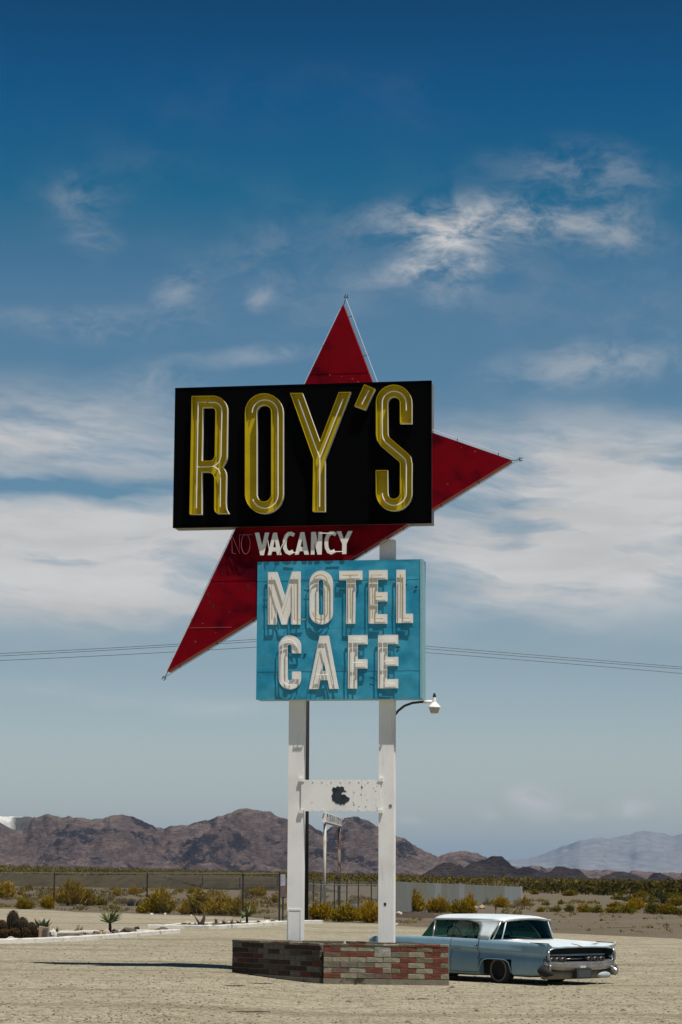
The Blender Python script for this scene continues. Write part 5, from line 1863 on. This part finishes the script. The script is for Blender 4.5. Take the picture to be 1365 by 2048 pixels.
GA = 'shrubs along the chain-link fence'
GB = 'shrubs on the plain beyond the chain-link fence'
GC = 'shrubs in front of the slatted fence'
GD = 'shrubs on the bank at the right edge'
SHRUBS = (
    (8, 1797, 46, 34, 'gold', 'golden shrub cut by the left edge of the picture, above the cactus clump', GA),
    (48, 1819, 40, 23, 'olive', 'low wide olive shrub just above the tallest cactus stem', GA),
    (94, 1818, 28, 26, 'gold', 'golden shrub at the foot of the leftmost dark fence post', GA),
    (138, 1812, 62, 46, 'gold', 'largest golden shrub of the cluster right of the leftmost fence post', GA),
    (176, 1812, 30, 28, 'olive', 'olive shrub leaning on the right side of the largest golden shrub', GA),
    (201, 1811, 26, 15, 'olive', 'small low shrub ending the left cluster, above the little palm', GA),
    (284, 1826, 22, 20, 'gold', 'small golden shrub touching the left side of the second fence post', GA),
    (316, 1827, 56, 42, 'olive', 'round olive shrub on the right side of the second fence post', GA),
    (322, 1809, 34, 34, 'gold', 'golden shrub rising behind the round one at the second fence post', GA),
    (372, 1829, 34, 26, 'gold', 'golden shrub at the left end of the row behind the second garden bed', GA),
    (396, 1829, 58, 48, 'olive', 'tallest dark olive shrub in the row behind the second garden bed', GA),
    (440, 1831, 62, 38, 'gold', 'broad golden shrub in the row behind the second garden bed', GA),
    (480, 1832, 56, 34, 'olive', 'olive shrub behind the agave, at the third fence post', GA),
    (57, 1778, 13, 10, 'olive', None, GB), (40, 1790, 12, 10, 'gold', None, GB), (52, 1792, 14, 8, 'dry', None, GB), (80, 1786, 16, 10, 'dry', None, GB), (172, 1784, 14, 6, 'olive', None, GB),
    (234, 1792, 15, 16, 'gold', None, GB), (268, 1790, 21, 17, 'gold', None, GB), (288, 1781, 10, 7, 'olive', None, GB), (452, 1778, 10, 6, 'olive', None, GB), (475, 1780, 8, 5, 'olive', None, GB),
    (384, 1788, 18, 14, 'gold', None, GB), (404, 1790, 12, 9, 'gold', None, GB), (362, 1784, 10, 8, 'olive', None, GB),
    (516, 1793, 34, 19, 'gold', 'round golden shrub alone on the plain left of the left sign post', GB),
    (550, 1806, 14, 16, 'gold', 'narrow golden shrub beside the fence end at the left sign post', GB),
    (492, 1803, 22, 26, 'dry', 'pale dry grass tuft behind the third fence post', GB),
    (220, 1806, 36, 18, 'dry', 'pale dry grass tuft right of the left shrub cluster', GB),
    (245, 1812, 26, 16, 'dry', 'pale dry grass tuft just left of the dark stones', GB),
    (115, 1771, 44, 20, 'dark', 'dark shrub on the railway bank above the left shrub cluster', GB),
    (636, 1841, 50, 36, 'gold', 'golden shrub immediately right of the dark utility pole', GA),
    (655, 1839, 32, 30, 'gold', 'golden shrub filling the gap behind the first one right of the pole', GA),
    (688, 1844, 54, 36, 'olive', 'dark hearted olive shrub midway between the white sign posts', GA),
    (712, 1842, 38, 26, 'olive', 'low olive shrub right of the middle one between the sign posts', GA),
    (739, 1846, 46, 44, 'gold', 'tall golden shrub against the left edge of the right sign post', GA),
    (704, 1822, 18, 26, 'grey', 'grey twiggy bush against the wire fence between the sign posts', GA),
    (720, 1834, 22, 20, 'dry', 'pale dry tuft behind the bushes between the sign posts', GA),
    (818, 1824, 54, 44, 'gold', 'big straw-gold shrub nearest the right sign post', GC),
    (800, 1824, 28, 26, 'dry', 'pale dry grass at the foot of the right sign post, behind the car', GC),
    (836, 1824, 28, 28, 'olive', 'olive shrub growing into the right side of the big straw-gold one', GC),
    (878, 1826, 44, 32, 'gold', 'golden shrub in the middle of the row above the car windscreen', GC),
    (918, 1829, 38, 30, 'olive', 'green-gold shrub in front of the row above the car roof', GC),
    (938, 1829, 30, 22, 'gold', 'low golden shrub at the right end of the row above the car roof', GC),
    (940, 1816, 28, 26, 'gold', 'golden shrub standing behind the right end of the row above the car roof', GC),
    (1003, 1815, 28, 22, 'gold', 'round golden shrub beside the red marker post', GC),
    (980, 1812, 24, 16, 'dry', 'pale dry tuft left of the red marker post', GC),
    (1036, 1817, 32, 18, 'dry', 'wide pale dry tuft at the far end of the slatted fence', GC),
    (1050, 1812, 18, 18, 'gold', 'golden shrub at the white end post of the slatted fence', GC),
    (1093, 1811, 16, 11, 'green', None, GD), (1082, 1824, 16, 10, 'olive', None, GD), (1123, 1809, 12, 10, 'olive', None, GD),
    (1115, 1824, 22, 16, 'green', None, GD), (1140, 1824, 24, 18, 'green', None, GD), (1168, 1825, 28, 18, 'olive', None, GD), (1194, 1826, 42, 17, 'green', None, GD),
    (1228, 1826, 32, 13, 'olive', None, GD), (1258, 1827, 40, 19, 'green', None, GD), (1274, 1820, 36, 24, 'gold', None, GD), (1310, 1828, 36, 26, 'green', None, GD),
    (1336, 1829, 34, 22, 'olive', None, GD), (1360, 1830, 32, 18, 'green', None, GD), (1140, 1792, 26, 13, 'olive', None, GD), (1070, 1789, 18, 10, 'olive', None, GD), (1166, 1786, 20, 9, 'dark', None, GD),
    (1200, 1790, 24, 11, 'dark', None, GD), (1238, 1800, 30, 14, 'green', None, GD), (1265, 1804, 34, 18, 'dark', None, GD), (1300, 1806, 34, 18, 'green', None, GD), (1330, 1808, 36, 18, 'dark', None, GD), (1355, 1812, 34, 20, 'olive', None, GD),
    (1285, 1795, 30, 12, 'olive', None, GD), (1320, 1796, 30, 13, 'dark', None, GD), (1350, 1797, 34, 14, 'green', None, GD), (1232, 1815, 30, 12, 'olive', None, GD),
    (1255, 1780, 30, 17, 'dark', 'dark rounded tree-like shrub rising above the thicket at the right', GD), (1357, 1786, 22, 14, 'dark', 'dark shrub rising above the thicket at the right edge of the picture', GD),
)
ORD = ['first', 'second', 'third', 'fourth', 'fifth', 'sixth', 'seventh', 'eighth', 'ninth', 'tenth', 'eleventh', 'twelfth']
_order = {}
for q in SHRUBS:
    if q[5] is None:
        _order.setdefault((q[4], q[6]), []).append(q[0])
for v in _order.values():
    v.sort()
for q in SHRUBS:
    lab = q[5]
    if lab is None:
        nth = ORD[_order[(q[4], q[6])].index(q[0])]
        lab = {('olive', GB): '%s tiny olive shrub from the left on the plain beyond the fence', ('gold', GB): '%s small golden shrub from the left on the plain beyond the fence', ('dry', GB): '%s small pale tuft from the left on the plain beyond the fence',
               ('green', GD): '%s green shrub from the left among the shrubs at the right edge', ('olive', GD): '%s olive shrub from the left among the shrubs at the right edge',
               ('dark', GD): '%s dark shrub from the left in the thicket at the right edge', ('gold', GD): '%s golden shrub from the left among the shrubs at the right edge'}[(q[4], q[6])] % nth
    bush(q[0], q[1], q[2], q[3], q[4], lab, 'grass_tuft' if q[4] == 'dry' else 'desert_shrub', q[6])


# ================================================================== STONES
def rock_mesh(seed, flat=0.8, sub=2):
    bm = bmesh.new()
    bmesh.ops.create_icosphere(bm, subdivisions=sub, radius=0.5)
    for v in bm.verts:
        n = noise.fractal(v.co * 2.6 + Vector((seed * 3.3, 0, seed)), 0.9, 2.1, 4)
        v.co *= 1 + 0.42 * n
        v.co.z = max(v.co.z, -0.28)
        v.co.z += 0.28
    z = max(v.co.z for v in bm.verts)
    for v in bm.verts:
        v.co.z /= z
    me = bpy.data.meshes.new('stone')
    bm.to_mesh(me)
    bm.free()
    return me


ROCKM = {'white': material('white_stone', (0.62, 0.58, 0.52), 0.9, var=0.2, vscale=5, bump=0.5, bscale=12), 'tan': material('tan_stone', (0.40, 0.30, 0.19), 0.9, var=0.25, vscale=4, bump=0.5, bscale=12),
         'purple': material('purple_stone', (0.16, 0.10, 0.10), 0.9, var=0.25, vscale=4, bump=0.5, bscale=12), 'grey': material('grey_stone', (0.20, 0.19, 0.18), 0.9, var=0.25, vscale=4, bump=0.5, bscale=12),
         'black': material('lava_stone', (0.022, 0.02, 0.018), 0.95, var=0.4, vscale=6, bump=0.8, bscale=14), 'brown': material('brown_stone', (0.11, 0.085, 0.06), 0.95, var=0.3, vscale=5, bump=0.8, bscale=14),
         'pink': material('pink_stone', (0.45, 0.33, 0.25), 0.9, var=0.2, vscale=5, bump=0.4, bscale=12), 'ochre': material('ochre_stone', (0.38, 0.25, 0.04), 0.9, var=0.2, vscale=5)}


def stone(px_, base, w, h, kind, label, seed, lift=0.0, group=None):
    p = G(px_, base)
    k = p.y / FOCAL
    me = rock_mesh(seed)
    me.materials.append(ROCKM[kind])
    o = share('stone', me, None, (p.x, p.y + w * k * 0.3, p.z - 0.02 + lift), brnd.uniform(0, 6), (w * k, w * k * 0.8, h * k + 0.02))
    tag(o, label, 'stone', group)
    return o


# ================================================================== GARDEN BEDS
KERB = material('whitewashed_kerb', (0.60, 0.575, 0.51), 0.9, col2=(0.28, 0.25, 0.20), vscale=2.6, lo=0.52, hi=0.7, var=0.1, bump=0.3, bscale=12)


def kerb(label, pts, w=0.16, h=0.13):
    P = []
    for (x0, y0), (x1, y1) in zip(pts, pts[1:]):
        for k in range(8):
            P.append(G(x0 + (x1 - x0) * k / 8, y0 + (y1 - y0) * k / 8))
    P.append(G(*pts[-1]))
    vs, fs = [], []
    n = len(P)
    for i, p in enumerate(P):
        t = (P[min(i + 1, n - 1)] - P[max(i - 1, 0)])
        t.z = 0
        t.normalize()
        nr = Vector((-t.y, t.x, 0))
        hh = h + 0.02 * noise.noise(Vector((i * 0.9, 2, 0)))
        for f, z in ((-w / 2 - 0.015, -0.05), (-w / 2, hh - 0.02), (-w / 2 + 0.03, hh), (w / 2 - 0.03, hh), (w / 2, hh - 0.02), (w / 2 + 0.015, -0.05)):
            q = p + nr * (f + 0.012 * noise.noise(Vector((i * 1.7, f * 9, 0))))
            vs.append((q.x, q.y, p.z + z + 0.008 * noise.noise(Vector((i * 2.1, f * 20, 5)))))
    for i in range(n - 1):
        for j in range(5):
            a = i * 6 + j
            fs.append((a, a + 1, a + 7, a + 6))
    fs += [(0, 1, 2, 3, 4, 5), tuple((n - 1) * 6 + j for j in range(5, -1, -1))]
    o = obj('garden_kerb', vs, fs, KERB)
    tag(o, label, kind='structure')


def bed(pts, lift):
    P = [G(*q) for q in pts]
    vs = [(p.x, p.y, p.z + lift) for p in P]
    o = obj('garden_bed', vs, [tuple(range(len(vs)))], M['soil'])
    tag(o, kind='structure')


kerb(None, [(-260, 1894), (-60, 1889), (60, 1886.5), (130, 1883.5), (230, 1876.5), (300, 1870.5), (352, 1867)], 0.34, 0.15)
kerb(None, [(352, 1866), (250, 1865), (137, 1867.5), (40, 1868), (-120, 1872)], 0.16, 0.10)
bed([(-260, 1893), (60, 1885.5), (230, 1876), (345, 1867), (250, 1866), (137, 1868), (-120, 1873)], 0.035)
kerb(None, [(297, 1857), (370, 1857.5), (430, 1858.5), (500, 1854), (568, 1848.5), (640, 1846.5)], 0.34, 0.15)
kerb(None, [(297, 1856), (360, 1849), (450, 1846), (560, 1843)], 0.16, 0.06)
bed([(300, 1856.5), (370, 1857), (430, 1858), (500, 1853.5), (600, 1847), (560, 1844), (450, 1847), (360, 1850)], 0.03)


def cactus():
    p = G(40, 1880)
    root = empty('cactus_clump', p)
    tag(root, 'clump of dark spiny column cacti behind the white kerb at the left edge', 'cactus')
    skin = material('dark_cactus_skin', (0.010, 0.010, 0.006), 0.8, var=0.3, vscale=6)
    spine = foliage('cactus_spines', (0.12, 0.058, 0.012), (0.30, 0.165, 0.04), 0.2)
    k = p.y / FOCAL
    r = random.Random(6)
    for cx, top, w, dy in ((23, 1823, 25, 0.30), (43, 1836, 27, 0.05), (3, 1842, 24, 0.1), (62, 1846, 24, 0.0), (54, 1856, 20, -0.15), (-18, 1848, 26, 0.2), (12, 1860, 22, -0.15), (33, 1858, 22, -0.2), (70, 1858, 14, -0.05)):
        x = (cx - 40) * k
        h = (1880 - top) * k
        R_ = w * k / 2
        vs, fs = [], []
        seg, rows = 28, 14
        for i in range(rows + 1):
            t = i / rows
            rr = R_ * (0.86 + 0.14 * math.sin(math.pi * t)) * math.sqrt(max(0.0, 1 - max(0, (t - 0.74) / 0.26) ** 2))
            for q in range(seg):
                a = 2 * math.pi * q / seg
                f = rr * (1.0 if q % 2 else 0.86)
                vs.append((x + f * math.cos(a), dy + f * math.sin(a), h * t * 0.98))
        for i in range(rows):
            for q in range(seg):
                fs.append((i * seg + q, i * seg + (q + 1) % seg, (i + 1) * seg + (q + 1) % seg, (i + 1) * seg + q))
        st = obj('stem', vs, fs, skin, root)
        mb = MB()
        for _ in range(900):
            t = 1 - 0.95 * r.random() ** 2.2
            a = r.uniform(0, 6.283)
            rr = R_ * math.sqrt(max(0.0, 1 - max(0, (t - 0.74) / 0.26) ** 2))
            c = Vector((x + rr * math.cos(a), dy + rr * math.sin(a), h * t * 0.98))
            nn = Vector((math.cos(a), math.sin(a), 0.2 + 1.4 * max(0, t - 0.6)))
            nn = (nn + Vector((r.gauss(0, .5), r.gauss(0, .5), r.gauss(0, .5)))).normalized()
            sd = nn.cross(Vector((0, 0, 1)))
            sd = sd.normalized() * 0.007 if sd.length > 1e-5 else Vector((0.004, 0, 0))
            mb.add([c - sd, c + sd, c + nn * r.uniform(0.03, 0.065)], [(0, 1, 2)])
        tag(mb.build('spines', spine, st), kind='stuff')


cactus()


def rosette(px_, base, w, h, n, label, cat, name, mat, trunk=0.0, width=0.07, seed=1, spread=1.0, droop=0.1, lift=0.06):
    """stiff leaves radiating from the crown"""
    p = G(px_, base)
    k = p.y / FOCAL
    W, H_ = w * k / 2, h * k
    root = empty(name, (p.x, p.y, p.z))
    tag(root, label, cat)
    r = random.Random(seed)
    zt = trunk * H_ + lift
    if trunk:
        MB().tube([(0, 0, 0), (0.01, 0, zt * 0.5), (0, 0, zt + 0.03)], [0.05, 0.055, 0.045], 8).build('stem', material('palm_stem_' + str(seed), (0.06, 0.045, 0.03), 0.9, var=0.3, vscale=9), root)
    for i in range(n):
        a = 2 * math.pi * (i / n) * 2.0 + r.uniform(-0.25, 0.25)
        el = math.radians(r.uniform(14, 80)) * spread
        L = math.hypot(W, (H_ - zt) * 0.6) * r.uniform(0.8, 1.12)
        d = Vector((math.cos(a) * math.cos(el), math.sin(a) * math.cos(el), math.sin(el)))
        sd = Vector((-math.sin(a), math.cos(a), 0))
        nr = d.cross(sd)
        vs, fs = [], []
        m_ = 6
        for j in range(m_ + 1):
            t = j / m_
            c = Vector((0, 0, zt)) + d * (L * t) - Vector((0, 0, droop * L * t * t))
            ww = width * (0.55 + 0.9 * math.sin(math.pi * min(1, t * 0.9 + 0.12))) * (1 - t ** 3) * 0.5 + 0.001
            vs += [c - sd * ww, c + nr * ww * 0.45, c + sd * ww, c - nr * 0.012 * (1 - t)]
        for j in range(m_):
            for q in range(4):
                fs.append((j * 4 + q, j * 4 + (q + 1) % 4, (j + 1) * 4 + (q + 1) % 4, (j + 1) * 4 + q))
        obj('leaf', vs, fs, mat, root, True)
    return root


LEAF_BG = material('blue_grey_agave_leaf', (0.085, 0.12, 0.055), 0.55, col2=(0.15, 0.17, 0.09), vscale=3)
LEAF_G = material('green_fan_leaf', (0.085, 0.115, 0.03), 0.5, col2=(0.17, 0.175, 0.06), vscale=4)
LEAF_D = material('dark_agave_leaf', (0.045, 0.05, 0.03), 0.6, col2=(0.12, 0.09, 0.05), vscale=4)
rosette(84, 1872, 56, 40, 11, 'broad leaved grey-green agave behind the stone slab, right of the cacti', 'agave', 'agave', LEAF_BG, 0.0, 0.16, 3, 0.9, 0.05, 0.12)
rosette(220, 1866, 66, 46, 26, 'small fan-leaved palm on a short stem in the near garden bed', 'palm', 'young_palm', LEAF_G, 0.34, 0.085, 5, 0.75, 0.02)
rosette(112, 1869, 26, 16, 13, 'small dark spiky agave behind the white pointed stone', 'agave', 'agave', LEAF_D, 0.0, 0.05, 8, 1.0, 0.0)
rosette(494, 1848, 46, 36, 15, 'green agave on a short stem in the far garden bed', 'agave', 'agave', LEAF_G, 0.3, 0.10, 12, 0.8, 0.04)
SUC = [(432, 1850, 22, 10, 'leftmost low succulent of the far garden bed'), (448, 1851, 24, 11, 'low tan succulent left of centre in the far garden bed'), (464, 1851, 22, 10, 'low succulent in the middle of the far garden bed'), (478, 1850, 22, 13, 'low green succulent beside the agave of the far garden bed')]
for i, q in enumerate(SUC):
    rosette(q[0], q[1], q[2], q[3], 15, q[4], 'succulent', 'low_succulent', material('succulent_leaf_%s' % 'abcd'[i], ((0.14, 0.12, 0.05), (0.24, 0.17, 0.09), (0.18, 0.14, 0.07), (0.12, 0.13, 0.04))[i], 0.6), 0.0, 0.035, 30 + i, 1.0, 0.0)
rosette(170, 1874, 14, 12, 10, 'tiny yellow-green plant between stones in the near garden bed', 'succulent', 'low_succulent', LEAF_G, 0.0, 0.05, 41, 1.0, 0.0)
bush(126, 1877, 28, 13, 'grey', 'low grey-green cushion plant beside the white pointed stone', 'cushion_plant')
bush(159, 1867, 17, 17, 'dry', 'small dry grass tuft at the back of the near garden bed', 'grass_tuft')


def slab():
    p = G(87, 1880)
    k = p.y / FOCAL
    root = empty('stone_slab', p)
    tag(root, 'upright flat tan stone slab with a tablet beside the cactus clump', 'stone')
    o1 = [(-13 * k, -0.03), (9 * k, -0.03), (10 * k, 25 * k), (2 * k, 25 * k), (-9 * k, 27 * k), (-11 * k, 14 * k)]
    MB().prism([o1], 0.0, 0.22).build('slab_body', ROCKM['tan'], root)
    o2 = [(-4 * k, 0.02), (8.4 * k, 0.02), (9.4 * k, 24 * k), (-1 * k, 23 * k)]
    t = MB().prism([o2], -0.035, -0.004).build('tablet', material('grey_tablet', (0.17, 0.15, 0.115), 0.85, var=0.15, vscale=6), root)
    for i in range(5):
        z = (19 - 3.3 * i) * k
        MB().box(-1.2 * k, 6.4 * k, -0.041, -0.036, z, z + 0.9 * k).build('engraved_line', ROCKM['brown'], root)


slab()
for i, q in enumerate((
    (106, 1878, 17, 19, 'white', 'pointed white stone beside the slab in the near garden bed', 0.04), (22, 1882, 20, 6, 'pink', 'low pink stone in front of the cacti', 0.05),
    (160, 1876, 24, 8, 'purple', 'flat purple stone left of centre in the near garden bed', 0.05), (180, 1875, 12, 6, 'grey', 'small round grey stone in the near garden bed', 0.05),
    (191, 1874, 13, 9, 'purple', 'purple-grey stone left of the ochre stone', 0.05), (201, 1873, 8, 8, 'ochre', 'small ochre stone left of the little palm', 0.05),
    (212, 1872, 17, 12, 'pink', 'pale pink stone at the foot of the little palm', 0.05), (228, 1869, 8, 8, 'black', 'black stone right of the little palm stem', 0.05),
    (236, 1871, 24, 6, 'brown', 'flat brown stone right of the little palm', 0.05), (258, 1868, 30, 10, 'brown', 'long layered brown stone in the near garden bed', 0.05),
    (274, 1859, 12, 6, 'black', 'dark stone lying alone on the gravel between the garden beds', 0.0), (322, 1867, 32, 11, 'brown', 'dark mossy stone block resting on the tip of the near kerb', 0.04),
    (372, 1856, 26, 12, 'tan', 'large tan stone at the left end of the far garden bed', 0.04), (386, 1857, 14, 5, 'white', 'flat white stone beside the driftwood in the far garden bed', 0.04),
    (418, 1857, 14, 8, 'pink', 'pinkish stone right of the driftwood in the far garden bed', 0.04), (532, 1851, 17, 9, 'white', 'white stone right of the agave in the far garden bed', 0.04),
    (516, 1850, 16, 7, 'black', 'black stone between agave and white stone in the far garden bed', 0.04), (546, 1849, 14, 7, 'black', 'black stone at the right end of the far garden bed', 0.03),
    (262, 1812, 20, 15, 'black', 'large black lava stone on the plain left of the second fence post', 0.0), (277, 1812, 13, 10, 'black', 'smaller black lava stone touching the large one', 0.0),
    (341, 1813, 17, 16, 'black', 'black lava stone right of the second fence post', 0.0), (799, 1829, 12, 6, 'white', 'white stone on the bank just right of the right sign post', 0.0),
    (965, 1818, 15, 9, 'tan', 'pile-like tan stone beside the bushes above the car roof', 0.0), (952, 1818, 9, 6, 'tan', 'small tan stone left of the larger one above the car roof', 0.0),
    (303, 1830, 8, 4, 'white', 'little white stone at the foot of the second fence post', 0.0), (330, 1830, 7, 4, 'white', 'little white stone right of the second fence post', 0.0),
    (383, 1832, 6, 3, 'white', 'little white stone left in front of the dark shrub row', 0.0), (794, 1850, 7, 4, 'white', 'little white stone on the gravel edge right of the right sign post', 0.0),
    (969, 2038, 5, 3, 'black', 'single dark pebble near the lower edge of the picture', 0.0))):
    stone(q[0], q[1], q[2], q[3], q[4], q[5], i + 1, q[6])


def driftwood():
    p = G(403, 1857)
    k = p.y / FOCAL
    m_ = material('dry_wood', (0.06, 0.042, 0.03), 0.9, var=0.3, vscale=8)
    mb = MB()
    mb.tube([(0, 0, 0), (0.03, 0, 0.18), (0.10, 0, 0.36), (0.12, 0.02, 0.66)], [0.10, 0.09, 0.06, 0.012], 8)
    mb.tube([(-0.02, 0, 0.05), (-0.14, 0, 0.26), (-0.27, 0, 0.45)], [0.07, 0.04, 0.012], 7)
    mb.tube([(-0.2, 0, 0.0), (-0.25, 0.02, 0.2)], [0.07, 0.02], 7)
    mb.tube([(0.05, 0, 0.03), (0.24, 0, 0.12)], [0.08, 0.03], 7)
    o = mb.build('driftwood', m_, None, True, (p.x, p.y, p.z + 0.03))
    tag(o, 'forked dark driftwood stump standing in the far garden bed', 'driftwood')


driftwood()


def marker():
    p = G(992, 1829)
    k = p.y / FOCAL
    root = empty('marker_post', p)
    tag(root, 'thin dark red marker post on the bank above the car roof', 'post')
    MB().tube([(0, 0, 0), (0, 0, 9 * k)], 0.02, 6).build('stake', M['dark_steel'], root)
    MB().box(-0.055, 0.055, -0.03, 0.03, 9 * k, 17 * k).build('marker_head', material('dull_red', (0.11, 0.025, 0.02), 0.7), root)


marker()


def dark_mound():
    c = G(835, 1834)
    vs, fs = [], []
    n = 20
    for j in range(n + 1):
        for i in range(n + 1):
            u, v = -1 + 2 * i / n, -1 + 2 * j / n
            rr = math.sqrt(u * u + v * v)
            z = 0.30 * max(0, 1 - rr) ** 0.8 * (1 + 0.5 * noise.fractal(Vector((u * 3, v * 3, 2)), 0.9, 2, 4))
            vs.append((c.x + u * 1.7, c.y + v * 4, c.z + z - 0.02))
    for j in range(n):
        for i in range(n):
            a = j * (n + 1) + i
            fs.append((a, a + 1, a + n + 2, a + n + 1))
    o = obj('dark_mound', vs, fs, material('dark_brown_mound', (0.055, 0.038, 0.026), 0.95, var=0.35, vscale=4, bump=0.8, bscale=12), smooth=True)  # low mound in one dark brown tone
    tag(o, kind='structure')


dark_mound()

# sticks and debris on the gravel
for i, q in enumerate(((465, 1974, 0.35, 'thin dry stick lying on the gravel at the near left foot of the planter'), (518, 1969.5, 0.42, 'thin dry stick lying on the gravel close to the dark planter wall'), (492, 2026, 0.55, 'longest dry stick lying on the gravel at the bottom of the picture'), (836, 2001, 0.3, 'thin dry stick on the gravel below the lit planter wall'), (1240, 1856, 1.1, 'dark stick on the brown soil right of the car'))):
    p = G(q[0], q[1])
    r = random.Random(i)
    mb = MB()
    for k in range(5):
        x = -q[2] / 2 + q[2] * k / 5 + r.uniform(-0.05, 0.05)
        L = q[2] * r.uniform(0.25, 0.5)
        y = r.uniform(-0.12, 0.12)
        mb.tube([(x, y, 0.022), (x + L / 2, y + r.uniform(-0.05, 0.05), 0.03), (x + L, y + r.uniform(-0.08, 0.08), 0.02)], 0.008, 5)
    o = mb.build('dry_stick', material('dry_stick_wood_%s' % 'abcde'[i], (0.10, 0.075, 0.045), 0.9), None, True, (p.x, p.y, p.z))
    tag(o, q[3], 'stick', 'sticks on the ground')

# ================================================================== AIR
def haze():
    m_ = bpy.data.materials.new('haze')
    m_.use_nodes = True
    b = NB(m_.node_tree)
    v = b.n('ShaderNodeVolumePrincipled', {'Color': (0.44, 0.66, 0.95), 'Density': 3.4e-5, 'Anisotropy': 0.0})
    b.n('ShaderNodeOutputMaterial', {'Volume': v.outputs[0]})
    o = MB().box(-34000, 34000, -34000, 34000, -6.0, 470.0).build('haze', m_)
    tag(o, kind='stuff')


haze()
